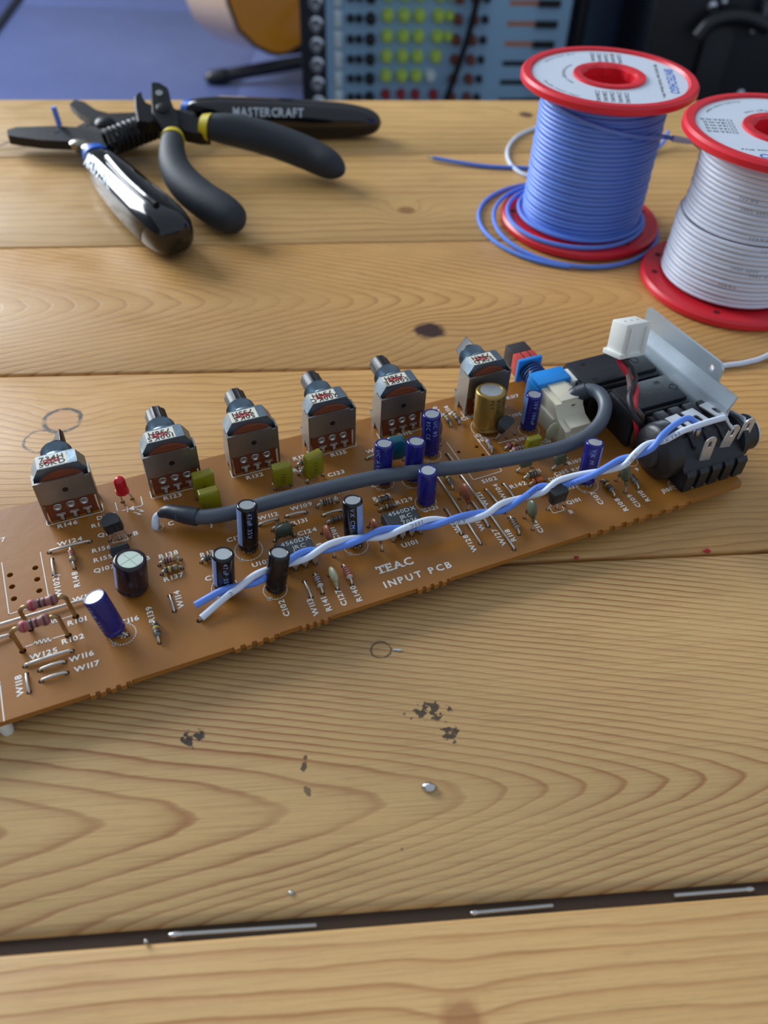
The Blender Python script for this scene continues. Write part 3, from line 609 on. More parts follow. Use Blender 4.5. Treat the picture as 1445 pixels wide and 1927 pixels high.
# ---- guitar on its stand, floor mat --------------------------------------------------------------------------------
ftd = T(404, 146, -TZ + 12).dot(BN); GD = ftd + 40.0; gf = backing(GD)
gx, gz = gf(545, 97); go = BX * gx + BN * GD
gt = thing('acoustic_guitar', 'amber acoustic guitar body standing on a floor stand beside the console', 'guitar', (go.x, go.y, 0), PH + math.radians(55))
AMB = mat('amber_soundboard', (236, 150, 36), .22, 0, .08, 12, coat=.4); AMR = mat('amber_rim_pale_reflection', (238, 196, 158), .14, 0, .08, 12, coat=.6); BIND = mat('dark_binding', (40, 26, 16), .4)  # rim colour holds the pale window reflection on the amber side
zb0 = gz
def half(t): # half-width along the body height t in 0..1
    K = [(0, 0), (.03, 70), (.08, 118), (.16, 165), (.26, 188), (.36, 186), (.46, 158), (.55, 130), (.62, 122), (.7, 130), (.8, 142), (.9, 126), (.97, 74), (1, 0)]
    for (a, p), (b, q) in zip(K, K[1:]):
        if a <= t <= b: return p + (q - p) * (t - a) / (b - a)
ts = [0, .004, .012, .03, .05, .08, .12, .16, .21, .26, .31, .36, .41, .46, .5, .55, .6, .65, .7, .75, .8, .85, .9, .94, .97, .99, 1]
hw_ = lambda t: half(t) if t > .03 else 70 * math.sqrt(max(t, 0) / .03)
outl = [(hw_(t), zb0 + t * 490) for t in ts] + [(-hw_(t), zb0 + t * 490) for t in ts[-2:0:-1]]
g = G(); g.prism(outl, 0, 105, lambda x, y, z: (x, z, y)); g.obj('body_rim', AMR, gt, ang=40); g = G(); g.prism([(x * .985, zb0 + 3 + (z - zb0) * .988) for x, z in outl], -3, .5, lambda x, y, z: (x, z, y)); g.obj('soundboard', AMB, gt, ang=40)
g = G(); g.tube([(x, -1, z) for x, z in outl] + [(outl[0][0], -1, outl[0][1])], 3.4, 6); g.obj('binding', BIND, gt)
g = G(); g.lathe([(50, 0), (50, 1.2), (1e-6, 1.2)], 32, lambda p: (p[0], -3 - p[2], p[1] + zb0 + 330)); g.obj('sound_hole', KB, gt); g = G(); g.rbox(-80, 80, -14, -3, zb0 + 150, zb0 + 175, 3); g.obj('bridge', BIND, gt)
g = G(); g.rbox(-27, 27, -14, 12, zb0 + 380, zb0 + 830, 6); g.obj('neck', BIND, gt); g = G(); g.rbox(-36, 36, -6, 10, zb0 + 825, zb0 + 1000, 4); g.obj('headstock', BIND, gt)
sd = thing('guitar_stand', 'black tubular guitar stand with a foot reaching across the floor', 'stand', (go.x, go.y, 0), 0)
def sl(p): return Vector(p) - Vector((go.x, go.y, -TZ))
ft = T(404, 146, -TZ + 12); ft2 = PLN(560, 118, BN * (ftd + 10), BN); e = sl(ft); e2_ = sl(ft2); hub = e2_ + (e2_ - e) * .5
g = G(); g.tube([e, e2_, hub], 13, 12); g.obj('leg', KB, sd); g = G(); g.tube([e - (e2_ - e).normalized() * 6, e + (e2_ - e).normalized() * 22], 15, 12, 1, None, True); g.v = [(x, y, max(z, .3)) for x, y, z in g.v]; g.obj('rubber_foot', KB, sd)
g = G(); g.tube([hub, Vector((hub.x + 160, hub.y + 120, 9))], 10, 12); g.obj('leg', KB, sd); g = G(); g.tube([hub, Vector((hub.x - 60, hub.y + 260, 9))], 10, 12); g.obj('leg', KB, sd)
g = G(); g.tube([hub, Vector((hub.x + 60, hub.y + 330, zb0 + 200)), Vector((hub.x + 40, hub.y + 330, zb0 + 640))], 9, 12); g.obj('upright', KB, sd)
g = G(); m_ = sl(BX * (gx - 30) + BN * (GD + 40) + Vector((0, 0, zb0 - TZ - 14))); m2 = sl(BX * (gx + 130) + BN * (GD + 100) + Vector((0, 0, zb0 - TZ - 14))); g.tube([m_, m2], 8, 10); g.obj('cradle', KB, sd)
a, b = T(36, 3, -TZ + 4), T(-6, 60, -TZ + 4); d = (b - a).normalized(); n_ = Vector((-d.y, d.x, 0)); n_ = n_ if n_.x < 0 else -n_
mt = thing('floor_mat', 'blue grey floor mat with a black edge in the far left corner', 'mat', (a.x, a.y, 0), 0); P = [Vector((0, 0, 0)) - d * 500, d * 700, d * 700 + n_ * 600, n_ * 600 - d * 500]
g = G(); g.prism([(p.x, p.y) for p in P], .2, 4); g.obj('mat_field', mat('blue_mat', (58, 68, 110), .45, 0, .1, 10), mt); g = G(); q = n_ * 16; g.prism([(p.x, p.y) for p in (P[0], P[1], P[1] + q, P[0] + q)], .2, 7); g.obj('mat_edge', KB, mt)
# ================================================================== THE CIRCUIT BOARD (board coordinates: u along, v to the back, w up, mm)
pcb = thing('circuit_board', 'brown mixer input circuit board with potentiometers, capacitors and twisted blue white leads', 'circuit board', (OB.x, OB.y, TZ + ZB), AB)
def pcb_mat():
    m = mat('phenolic_laminate', (156, 101, 38), .34, 0, .10, 45, .12, 260); N = m.node_tree.nodes; N['Principled BSDF'].inputs['Subsurface Weight'].default_value = .15
    N['Principled BSDF'].inputs['Subsurface Radius'].default_value = (.0015, .0008, .0003); N['Principled BSDF'].inputs['Subsurface Scale'].default_value = 1; return m
PCBM = pcb_mat(); SILK = mat('white_silkscreen', (236, 232, 224), .55, 0, .04, 300)
TIN = mat('tinned_lead', (206, 202, 194), .3, .75, .2, 700); ALU = mat('aluminium_can', (206, 212, 214), .32, .75, .06, 300)
STEEL = mat('nickel_steel', (150, 146, 140), .38, .9, .22, 160, .15, 500); ZINC = mat('zinc_casting', (124, 140, 152), .36, .85, .18, 220, .2, 600)
BLACKP = mat('black_shaft_plastic', (14, 14, 18), .42, 0, .15, 300, .15, 600); BLACK = mat('black_plastic', (30, 31, 36), .42, 0, .15, 200, .2, 800)
GLOSSB = mat('black_pvc_sleeve', (16, 17, 22), .16, 0, .1, 200); NAVY = mat('navy_pvc_sleeve', (30, 32, 112), .18, 0, .08, 200); PURPLE = mat('plum_pvc_sleeve', (40, 28, 38), .16, 0, .1, 200)
GOLD = mat('gold_pvc_sleeve', (158, 128, 62), .28, .55, .08, 200); PALEB = mat('pale_blue_stripe', (130, 156, 206), .25); BROWNW = mat('brown_wafer', (122, 58, 28), .4, 0, .15, 250)
OLIVE = mat('yellow_film_dip', (142, 134, 24), .2, 0, .12, 250, .2, 500); TEAL = mat('teal_dip', (14, 96, 112), .22, 0, .1, 250, .2, 400); GREYG = mat('grey_green_dip', (92, 98, 76), .3, 0, .12, 250, .2, 400)
DGREEN = mat('dark_green_dip', (64, 74, 58), .35, 0, .12, 250, .2, 400); CBROWN = mat('brown_ceramic_dip', (130, 74, 50), .34, 0, .1, 250, .2, 400); CPALE = mat('pale_ceramic_dip', (168, 170, 140), .34, 0, .1, 250, .2, 400)
TANB = mat('resistor_tan', (150, 138, 116), .4, 0, .1, 400); GREYR = mat('resistor_grey', (112, 108, 98), .4, 0, .1, 400); PINKR = mat('resistor_rose', (150, 92, 92), .45, 0, .12, 400); PALER = mat('resistor_pale', (190, 176, 164), .4)
BND = {'k': mat('band_black', (34, 28, 28), .4), 'n': mat('band_brown', (90, 48, 30), .4), 'r': mat('band_red', (170, 36, 40), .4), 'o': mat('band_orange', (200, 100, 30), .4), 'v': mat('band_violet', (96, 62, 118), .4), 'g': mat('band_gold', (160, 128, 50), .35, .5), 'y': mat('band_yellow', (206, 176, 50), .4)}
CREAM = mat('cream_plastic', (222, 214, 190), .38, 0, .06, 120, sss=.08); WHITEP = mat('white_nylon', (226, 226, 218), .4, 0, .04, 120); SKYB = mat('sky_blue_plastic', (32, 138, 220), .35, 0, .06, 120); DBLUE = mat('dark_blue_plastic', (26, 66, 120), .3)
KRED = mat('red_button_plastic', (196, 66, 58), .4); KBLK = mat('charcoal_button', (52, 48, 48), .5, 0, .1, 200, .3, 700)
CABLE = mat('grey_cable_jacket', (76, 84, 94), .42, 0, .06, 150, .1, 400); BOOT = mat('dark_heat_shrink', (44, 50, 60), .4, 0, .1, 200)
GREYT = mat('grey_print', (176, 180, 180), .5); DIMT = mat('dim_print', (92, 96, 104), .5); CYANT = mat('pale_print', (150, 170, 214), .5)
ICB = mat('black_epoxy', (36, 40, 44), .5, 0, .12, 300, .3, 900); LEDR = mat('red_epoxy', (190, 20, 36), .18, 0, .06, 200, sss=.4)
STK = mat('sticker_paper', (226, 220, 200), .55, 0, .05, 200); REDST = mat('red_stamp', (206, 44, 52), .6)
GALV = mat('galvanised_sheet', (196, 210, 220), .36, .6, .10, 120, .12, 300); SOLDER = mat('solder', (196, 196, 196), .22, .95, .1, 500)
WRED = mat('red_wire', (176, 24, 44), .4); WBRN = mat('brown_wire', (84, 62, 52), .4); WBLK = mat('black_wire', (24, 24, 28), .4)

HOLES = []                                                    # (u, v, r) of every drilled hole
SK = G()                                                      # silkscreen print
def hole(p, r=.55): HOLES.append((p[0], p[1], r))
def lab(s, px, py, h=1.42, rot=0, bold=1, xs=1.15, gap=.2): # printed designator, start of its baseline at a photo pixel
    p = B(px, py); text(SK, s, h, on_board(p, math.radians(rot)), 1 if bold else 0, gap, xs)
def frame2(a, b):                                             # component frame between two holes
    d = b - a; return (a + b) / 2, math.atan2(d.y, d.x), Vector((d.x, d.y)).length
# ---- resistors -------------------------------------------------------------------------------------------------
RM = {}
def resistor(a, b, body=TANB, bands='nkrg', L=3.6, r=.86, z=1.15, holes=True, ln=None):
    c, an, D = frame2(a, b); D = ln or D; key = (round(D, 1), body.name, bands, round(L, 1), r, z)
    if key not in RM:
        L = min(L, D - 1.4); h = L / 2; pr = [(1e-6, -h), (r * .62, -h), (r * .95, -h + .25), (r, -h + .55), (r * .97, -h + .95), (r * .86, -h + 1.15), (r * .86, h - 1.15), (r * .97, h - .95), (r, h - .55), (r * .95, h - .25), (r * .62, h), (1e-6, h)]
        g = G(); rot = lambda p: (p[2], p[0], p[1] + z); g.lathe(pr, 14, rot)
        xs_ = [-h + .7, -h * .28, h * .12, h - .72]
        for i, q in enumerate(bands):
            x = xs_[i]; rr = (r if i in (0, 3) else r * .87) + .02; g.cur = i + 1
            g.lathe([(rr * .97, x - .22), (rr, x - .2), (rr, x + .2), (rr * .97, x + .22)], 14, rot)
        me = g.mesh('resistor', [body] + [BND[q] for q in bands], 50)
        ls = []
        for s in (-1, 1):
            gl = G(); gl.tube(spline([(s * (h - .1), 0, z), (s * (D / 2 - .75), 0, z), (s * (D / 2 - .15), 0, z - .3), (s * D / 2, 0, z - .9), (s * D / 2, 0, -2.6)], 3), .28, 8); ls.append(gl.mesh('lead', TIN, 60))
        RM[key] = (me, ls)
    me, ls = RM[key]; o = link('resistor', me, pcb, (c.x, c.y, 0), (0, 0, an))
    for q in ls: link('lead', q, o)
    if holes:
        d = Vector((math.cos(an), math.sin(an), 0)) * D / 2; hole(c - d); hole(c + d)
    return o
def res(ax, ay, bx, by, **k): return resistor(B(ax, ay), B(bx, by), **k)
# ---- wire jumpers ----------------------------------------------------------------------------------------------
JM = {}
def jumper(ax, ay, bx, by, z=.55, r=.33):
    a, b = B(ax, ay), B(bx, by); c, an, D = frame2(a, b); key = (round(D, 1), z)
    if key not in JM:
        h = D / 2; JM[key] = G().tube(spline([(-h, 0, -2.4), (-h, 0, -.1), (-h + .35, 0, z * .75), (-h + 1.0, 0, z), (0, 0, z + .12), (h - 1.0, 0, z), (h - .35, 0, z * .75), (h, 0, -.1), (h, 0, -2.4)], 4), r, 8).mesh('jumper_wire', TIN, 70)
    o = link('jumper_wire', JM[key], pcb, (c.x, c.y, 0), (0, 0, an)); hole(a, .62); hole(b, .62); return o
# ---- electrolytic capacitors -----------------------------------------------------------------------------------
def elcap(base, top, dia, hgt, sleeve, print_=None, stripe=None, pcol=None, sa=2.2, pa=-1.6, ring=True, name='electrolytic_capacitor', z0=.5, vent='plain', ringr=None, px=None, rc=None):
    """base, top: photo pixels of the foot centre on the board and of the top centre; the can leans as seen"""
    b = B(*base); t = B(top[0], top[1], hgt * .98)
    ax = Vector((t.x - b.x, t.y - b.y, hgt)); ax.normalize()
    q = Vector((0, 0, 1)).rotation_difference(ax); r = dia / 2
    o_ = G(); pr = [(1e-6, 0), (r * .80, 0), (r * .93, .25), (r * .985, .75), (r * .985, 1.15), (r * .93, 1.5), (r * .93, 1.7), (r * .99, 2.05), (r, 2.4), (r, hgt - .7), (r * .985, hgt - .3), (r * .92, hgt - .04), (r * .82, hgt + .02), (r * .74, hgt - .05), (r * .72, hgt - .22), (1e-6, hgt - .22)]
    o_.lathe(pr, 32); o = o_.obj(name, sleeve, pcb, (b.x, b.y, z0), ang=55); o.rotation_mode = 'QUATERNION'; o.rotation_quaternion = q
    g = G(); g.lathe([(r * .725, hgt - .24), (r * .725, hgt - .12), (1e-6, hgt - .12)], 32); tp = g.obj('can_top', ALU if vent != 'pale' else STK_TOP, o)
    if vent in ('cross', 'pale', 'line'):
        g = G()
        for an in ((.5, 2.07) if vent != 'line' else (.5,)):
            d = Vector((math.cos(an), math.sin(an))) * r * .68; stroke(g, [-d, d], .16, hgt - .105)
        g.obj('vent_score', VSC, tp, flip=False)
    qi = q.inverted() @ Matrix.Rotation(0, 3, 'Z').to_quaternion()
    if stripe:
        g = G(); n = 6; vs = []
        for z in (1.9, hgt - .55):
            for k in range(n + 1):
                a = sa + (k / n - .5) * .95; vs.append(((r + .03) * math.cos(a), (r + .03) * math.sin(a), z))
        g.add(vs, [(k, k + 1, n + 2 + k, n + 1 + k) for k in range(n)]); g.obj('polarity_or_reflection_stripe', stripe, o, flip=False)
    if print_:
        g = G(); hh = 1.15; rr = r + .05; w = text_w(print_, hh, 0, .3)
        for j, s in enumerate(print_.split('|')):
            w = text_w(s, hh, 0, .3)
            text(g, s, hh, lambda x, y, j=j: (rr * math.cos(pa + (y + j * 2.0) / rr), rr * math.sin(pa + (y + j * 2.0) / rr), hgt - 1.0 - x * min(1, (hgt - 2.6) / w)), 0, .3)
        g.obj('sleeve_print', pcol or CYANT, o, flip=False)
    for s in (-1, 1):
        lp = (q.inverted() @ Vector((s * 1.25 * 0 + s * .95, -s * .8, -2.4 - z0)));
        if rc is not None:
            rcb = B(*rc) + Vector((s * .95, -s * .8, 0)); w_ = rcb - Vector((b.x, b.y, z0)); lp = q.inverted() @ Vector((w_.x, w_.y, -2.4 - z0)); mid = q.inverted() @ Vector((w_.x, w_.y, .1 - z0))
            hole(rcb); P = [(s * .95 * .8, -s * .8 * .8, .2), tuple(mid), tuple(lp)]
        else:
            f = q @ Vector((s * .9, -s * .75, 0)); hole((b.x + f.x, b.y + f.y)); m_ = q.inverted() @ Vector((f.x, f.y, -2.5 - z0)); P = [(s * .9, -s * .75, .2), tuple(m_)]
        G().tube(P, .28, 8).obj('lead', TIN, o)
    if ring:
        cc = B(*rc) if rc is not None else b; R = ringr or r + .55; stroke(SK, ring_pts(cc, R), .2)
        u0 = Vector((cc.x, cc.y)); e = Vector((.55, .35))
        stroke(SK, [u0 + Vector((-.5, -1.1)), u0 + Vector((.3, .2))], .2); stroke(SK, [u0 + Vector((.2, -1.2)), u0 + Vector((1.0, .1))], .2); stroke(SK, [u0 + Vector((-1.5, -.2)), u0 + Vector((-.2, -.4))], .2)
        stroke(SK, ring_pts((cc.x - R * .72, cc.y - R * .72), .55, 12), .18)
    return o
STK_TOP = mat('pale_green_can_top', (206, 222, 206), .4, .2, .05, 200); VSC = mat('vent_groove', (150, 160, 150), .5, .4)
# ---- dipped film / ceramic capacitors --------------------------------------------------------------------------
def twolead(o, a, b, z, tops, r=.28):
    for (p, tx) in ((a, tops[0]), (b, tops[1])):
        G().tube(spline([tx, (tx[0] * .6 + p[0] * .4, tx[1] * .6 + p[1] * .4, z * .55), (p[0], p[1], .3), (p[0], p[1], -2.6)], 4), r, 8).obj('lead', TIN, o)
def film(a, b, w, h, th, m, lean=(0, 0), z=1.6, name='film_capacitor', mark=None, round_=.5, yaw=0.0):
    c, an, D = frame2(a, b); g = G(); poly = []
    for cx_, cz, a0 in ((w / 2 - round_, h - round_, 0), (-w / 2 + round_, h - round_, 90), (-w / 2 + round_, round_, 180), (w / 2 - round_, round_, 270)):
        for k in range(4): t = math.radians(a0 + 30 * k); poly.append((cx_ + round_ * math.cos(t), cz + round_ * math.sin(t)))
    sh = lambda zz: (lean[0] * zz / h, lean[1] * zz / h)
    for sc, t in ((.88, -th / 2), (1.0, -th / 2 + .35), (1.0, th / 2 - .35), (.88, th / 2)):
        for x, zz in poly:
            zz2 = h / 2 + (zz - h / 2) * sc; g.v.append((x * sc + sh(zz2)[0], t + sh(zz2)[1], zz2 + z))
    n = len(poly)
    for j in range(3):
        for k in range(n): g.f.append((j * n + k, j * n + (k + 1) % n, (j + 1) * n + (k + 1) % n, (j + 1) * n + k)); g.m.append(0)
    g.f += [tuple(range(n)), tuple(range(3 * n, 4 * n))]; g.m += [0, 0]
    o = g.obj(name, m, pcb, (c.x, c.y, 0), (0, 0, an + yaw), ang=50)
    if mark:
        g = G(); hh = 1.15
        text(g, mark, hh, lambda x, y: (.45 - y + sh(z + 1.4 + x)[0] * .6, -th / 2 - .04 + sh(1.4 + x)[1], z + 1.3 + x), 0, .3); stroke3 = ring_pts((-.05, z + .75), .5, 12)
        g.obj('body_print', DKP, o, flip=False)
    ca, sa_ = math.cos(-yaw), math.sin(-yaw)
    ends = [(ca * s * D / 2, sa_ * s * D / 2) for s in (-1, 1)]
    twolead(o, ends[0], ends[1], z, ((-w * .28, 0, z + .4), (w * .28, 0, z + .4))); hole(a); hole(b); return o
DKP = mat('dark_print_on_yellow', (60, 58, 20), .5)
def disc(a, b, w, h, th, m, z=1.8, name='ceramic_capacitor', lean=(0, 0)):
    c, an, D = frame2(a, b); g = G(); g.ell((0, 0, 0), w / 2, th / 2, h / 2, 18, 12)
    g.v = [(x * (1 - .22 * max(0, -zz / (h / 2))) + lean[0] * (zz / h + .5), y + lean[1] * (zz / h + .5), zz + z + h / 2) for x, y, zz in g.v]
    for s in (-1, 1): g.tube([(s * D * .28, 0, z + .9), (s * D * .44, 0, z - .5)], [th * .36, .32], 8)   # dip run-down on the leads
    o = g.obj(name, m, pcb, (c.x, c.y, 0), (0, 0, an), ang=60)
    twolead(o, (-D / 2, 0), (D / 2, 0), z, ((-D * .42, 0, z - .2), (D * .42, 0, z - .2))); hole(a); hole(b); return o
# ---- transistors -----------------------------------------------------------------------------------------------
def to92(a, b, ang, tilt=(0, 0), z=3.4, h=4.6, r=2.35, mark=True, body_off=(0, 0)):
    c, an, D = frame2(B(*a), B(*b)); poly = [(r * math.cos(t), r * math.sin(t)) for t in [math.radians(-32 + 244 * k / 18) for k in range(19)]]
    g = G(); n = len(poly)
    E = Euler((tilt[0], tilt[1], 0)).to_matrix()
    def pos(x, y, zz): v = E @ Vector((x, y, zz)); return (v.x + body_off[0], v.y + body_off[1], v.z + z)
    for sc, zz in ((.94, 0), (1, .2), (1, h - .2), (.94, h)):
        for x, y in poly: g.v.append(pos(x * sc, y * sc, zz))
    for j in range(3):
        for k in range(n): g.f.append((j * n + k, j * n + (k + 1) % n, (j + 1) * n + (k + 1) % n, (j + 1) * n + k)); g.m.append(0)
    g.f += [tuple(range(n)), tuple(range(3 * n, 4 * n))]; g.m += [0, 0]
    o = g.obj('transistor', ICB, pcb, (c.x, c.y, 0), (0, 0, an + ang), ang=45)
    yf = r * math.sin(math.radians(-32))
    if mark:
        g = G()
        for j, s in enumerate(('A1015', 'GR7B')): text(g, s, .8, lambda x, y, j=j: pos(-.9 + j * 1.3 + y, yf - .05, h - .5 - x * .9) if False else pos(-.15 - y + j * 1.4, yf - .04, .5 + x * .95), 0, .2)
        g.obj('body_print', DIMT, o, flip=False)
    ca, sa_ = math.cos(-ang), math.sin(-ang)
    for k in (-1, 0, 1):
        hx, hy = ca * k * D / 2, sa_ * k * D / 2; hy -= .5 if k == 0 else 0
        G().tube([pos(k * 1.27, -.3, .3), pos(k * 1.27, -.3, -.5), (hx, hy, .2), (hx, hy, -2.5)], .26, 8).obj('lead', TIN, o)
        wx = Matrix.Rotation(an + ang, 2) @ Vector((hx, hy)); hole((c.x + wx.x, c.y + wx.y))
    return o
# ---- dual in-line op-amps --------------------------------------------------------------------------------------
def dip8(px, py):
    c = B(px, py, 4.2); L_, W_, z0, z1 = 9.4, 6.3, 1.0, 4.3
    g = G(); q = .35; zm = 2.6
    ring4 = lambda l, w_, z: [(-l / 2, -w_ / 2, z), (l / 2, -w_ / 2, z), (l / 2, w_ / 2, z), (-l / 2, w_ / 2, z)]
    g.add(ring4(L_ - .6, W_ - .6, z0) + ring4(L_, W_, zm) + ring4(L_ - .5, W_ - .5, z1 - .1) + ring4(L_ - .7, W_ - .7, z1), [(3, 2, 1, 0), (12, 13, 14, 15)] + [(j * 4 + k, j * 4 + (k + 1) % 4, j * 4 + 4 + (k + 1) % 4, j * 4 + 4 + k) for j in range(3) for k in range(4)])
    o = g.obj('integrated_circuit', ICB, pcb, (c.x, c.y, 0), ang=25)
    pm = G(); pm.box(-.7, .7, -.45, .12, 2.4, 2.65); pm.box(-.7, .7, -.48, -.22, 1.0, 2.65); pm.box(-.28, .28, -.48, -.22, -2.4, 1.0); pme = pm.mesh('pin', TIN, 30)
    for i in range(4):
        for s in (-1, 1):
            x = -3.81 + 2.54 * i; y = s * W_ / 2
            link('pin', pme, o, (x, y, 0), (0, 0, 0 if s < 0 else math.pi)); hole((c.x + x, c.y + s * (W_ / 2 + .35)))
    g = G(); text(g, '4560DX', 1.35, lambda x, y: (-3.2 + x, 1.2 + y, z1 + .03), 0, .2, 1.1); text(g, 'JRC', 1.35, lambda x, y: (-.9 + x, -.75 + y, z1 + .03), 0, .2, 1.1); text(g, '7036', 1.35, lambda x, y: (-.9 + x, -2.65 + y, z1 + .03), 0, .2, 1.1)
    g.obj('body_print', GREYT, o, flip=False)
    g = G(); g.lathe([(.5, z1 - .0), (.5, z1 + .02), (1e-6, z1 + .02)], 14, lambda p: (p[0] - 3.3, p[1] - 2.0, p[2])); g.obj('pin_one_dimple', BLACKP, o); return o
# ---- potentiometers --------------------------------------------------------------------------------------------
PM = {}
def pot_meshes():
    hw = 6.5; za = 10.8
    # zinc casting with clipped upper corners
    poly = [(-hw, 4.5), (hw, 4.5), (hw, 14.0), (hw - 1.7, 16.8), (-hw + 1.7, 16.8), (-hw, 14.0)]
    g = G(); n = 6
    for sc, y in ((1.0, 1.6), (1.0, 6.2), (.93, 7.2)):
        for x, z in poly: g.v.append((x * sc, y, za + (z - za) * sc))
    for j in range(2):
        for k in range(n): g.f.append((j * n + k, j * n + (k + 1) % n, (j + 1) * n + (k + 1) % n, (j + 1) * n + k)); g.m.append(0)
    g.f += [tuple(range(n)), tuple(range(2 * n, 3 * n))]; g.m += [0, 0]
    PM['potentiometer'] = g.mesh('potentiometer', ZINC, 30)
    cy = lambda p: (p[0], p[2], p[1] + za + 1.3)
    g = G(); pr = [(4.4, 7.0), (4.4, 7.8)]
    for k in range(7): pr += [(4.0, 7.95 + k * .62), (3.55, 8.25 + k * .62)]
    pr += [(3.95, 12.2), (3.5, 12.5)]; g.lathe(pr, 26, cy); PM['threaded_bushing'] = g.mesh('threaded_bushing', ZINC, 30)
    # ridged shaft
    g = G(); n = 36
    for sc, y in ((2.7, 12.2), (2.95, 12.6), (2.95, 18.2), (2.7, 18.8)):
        for k in range(n):
            a = 2 * math.pi * k / n; r = sc * (1 - .07 * (k % 4 in (0, 1))); g.v.append(cy((r * math.cos(a), r * math.sin(a), y)))
    for j in range(3):
        for k in range(n): g.f.append((j * n + k, j * n + (k + 1) % n, (j + 1) * n + (k + 1) % n, (j + 1) * n + k)); g.m.append(0)
    g.f += [tuple(range(n)), tuple(range(3 * n, 4 * n))]; g.m += [0, 0]; PM['shaft'] = g.mesh('shaft', BLACKP, 25)
    # D-cut shaft of the end pots
    g = G(); n = 28
    for sc, y, cut in ((2.7, 12.2, 9), (2.9, 12.6, 9), (2.9, 13.8, 9), (2.9, 13.9, .1), (2.7, 19.2, -.4), (2.3, 19.6, -.6)):
        for k in range(n):
            a = 2 * math.pi * k / n; xx, yy = sc * math.cos(a), min(sc * math.sin(a), cut); c5, s5 = math.cos(.95), math.sin(.95); g.v.append(cy((c5 * xx - s5 * yy, s5 * xx + c5 * yy, y)))
    for j in range(5):
        for k in range(n): g.f.append((j * n + k, j * n + (k + 1) % n, (j + 1) * n + (k + 1) % n, (j + 1) * n + k)); g.m.append(0)
    g.f += [tuple(range(n)), tuple(range(5 * n, 6 * n))]; g.m += [0, 0]; PM['shaft_d'] = g.mesh('shaft', BLACKP, 25)
    # brown wafer: straight lower part, domed top
    pl = [(-6.0, -.6), (6.0, -.6), (6.0, 11.0)] + [(6.0 * math.cos(math.radians(t)), 11.0 + 4.6 * math.sin(math.radians(t))) for t in range(10, 171, 10)] + [(-6.0, 11.0)]
    g = G(); g.prism(pl, .45, 1.55, lambda x, y, z: (x, z, y)); PM['wafer'] = g.mesh('wafer', BROWNW, 40)
    # folded steel cover: front plate, side cheeks, back feet
    g = G(); pl = [(-6.7, 6.7), (-4.5, 6.4), (-1.5, 6.8), (2, 6.5), (4.8, 6.8), (6.7, 6.4), (6.7, 13.2), (5.2, 13.2), (5.2, 13.9), (-6.7, 13.9)]
    g.prism(pl, -.25, .3, lambda x, y, z: (x, z, y)); PM['cover_plate'] = g.mesh('cover_plate', STEEL, 30)
    for s, nm in ((-1, 'cheek_l'), (1, 'cheek_r')):
        g = G(); pl = [(0, -.2), (1.1, -.2), (1.3, 1.6), (4.4, 2.6), (4.4, 1.2), (5.4, -1.5), (6.4, -1.5), (6.6, 2.2), (7.8, 2.8), (7.8, 4.6), (6.2, 4.8), (6.2, 9.5), (3.6, 13.9), (-.25, 13.9)]
        g.prism(pl, s * 6.45, s * 6.95, lambda x, y, z: (z, x, y)); PM[nm] = g.mesh('side_cheek', STEEL, 30)
    g = G(); rv = lambda p: (p[0], -p[2] + .45, p[1])
    g.lathe([(1.25, 0), (1.25, .25), (1.05, .5), (.8, .5), (.55, .28), (.5, .1), (1e-6, .1)], 18, rv); PM['rivet'] = g.mesh('rivet', SOLDER, 40)
    g = G(); g.box(-1.1, 1.1, -.3, 0.1, 1.9, 2.5); g.box(-.42, .42, -.3, 0.1, -2.4, 1.9); g.box(-.42, .42, -.5, -.28, .6, 1.9); PM['pin'] = g.mesh('pin', TIN, 30)
    g = G(); g.lathe([(.75, 0), (.75, .04), (1e-6, .04)], 16, lambda p: (p[0], -p[2] - .26, p[1] + 10.2)); PM['cover_hole'] = g.mesh('cover_hole', BLACKP, 40)
    g = G(); g.box(-4.7, 2.6, 1.8, 6.1, 16.8, 16.86); PM['sticker'] = g.mesh('sticker', STK, 30)
pot_meshes()
def pot(u, d_shaft, txt, flip=1, v=54.4, rz=0.0):
    o = link('potentiometer', PM['potentiometer'], pcb, (u, v, 0), (0, 0, rz))
    for k in ('threaded_bushing', 'wafer', 'cover_plate'): link(k, PM[k], o)
    link('shaft', PM['shaft_d' if d_shaft else 'shaft'], o, (0, 0, 0))
    link('side_cheek', PM['cheek_l'], o); link('side_cheek', PM['cheek_r'], o); link('cover_hole', PM['cover_hole'], o)
    for i in (-1, 0, 1):
        link('rivet', PM['rivet'], o, (i * 3.3, 0, 4.6)); link('pin', PM['pin'], o, (i * 3.3 + .3, 0.1, 0))
        hole((u + i * 3.3 + .3, v), .7)
    st = link('sticker', PM['sticker'], o)
    for k, (s, m, yb) in enumerate(((txt[0], INK, 4.1), (txt[1], INK, 2.2))):
        g = G(); w = text_w(s, 1.7, 1, .16)
        f = (lambda x, y, yb=yb, w=w: (-1.05 - w / 2 + x, yb + y, 16.90)) if flip > 0 else (lambda x, y, yb=yb, w=w: (-1.05 + w / 2 - x, yb + 1.5 - y, 16.90))
        text(g, s, 1.7, f, 1, .16); g.obj('sticker_print', m, o, flip=False)
    g = G(); pts = [(-1.2 + 2.0 * math.cos(t * 1.7) * (1 - .012 * t), 3.9 + .75 * math.sin(t * 2.3)) for t in [k * .25 for k in range(60)]]; stroke(g, pts, .16, 16.93); g.obj('red_stamp', REDST, o, flip=False)
    bx = [(u - 7.1, v + 2.2), (u - 7.1, v - .75), (u + 7.1, v - .75), (u + 7.1, v + 2.2)]; stroke(SK, bx, .2)
    return o
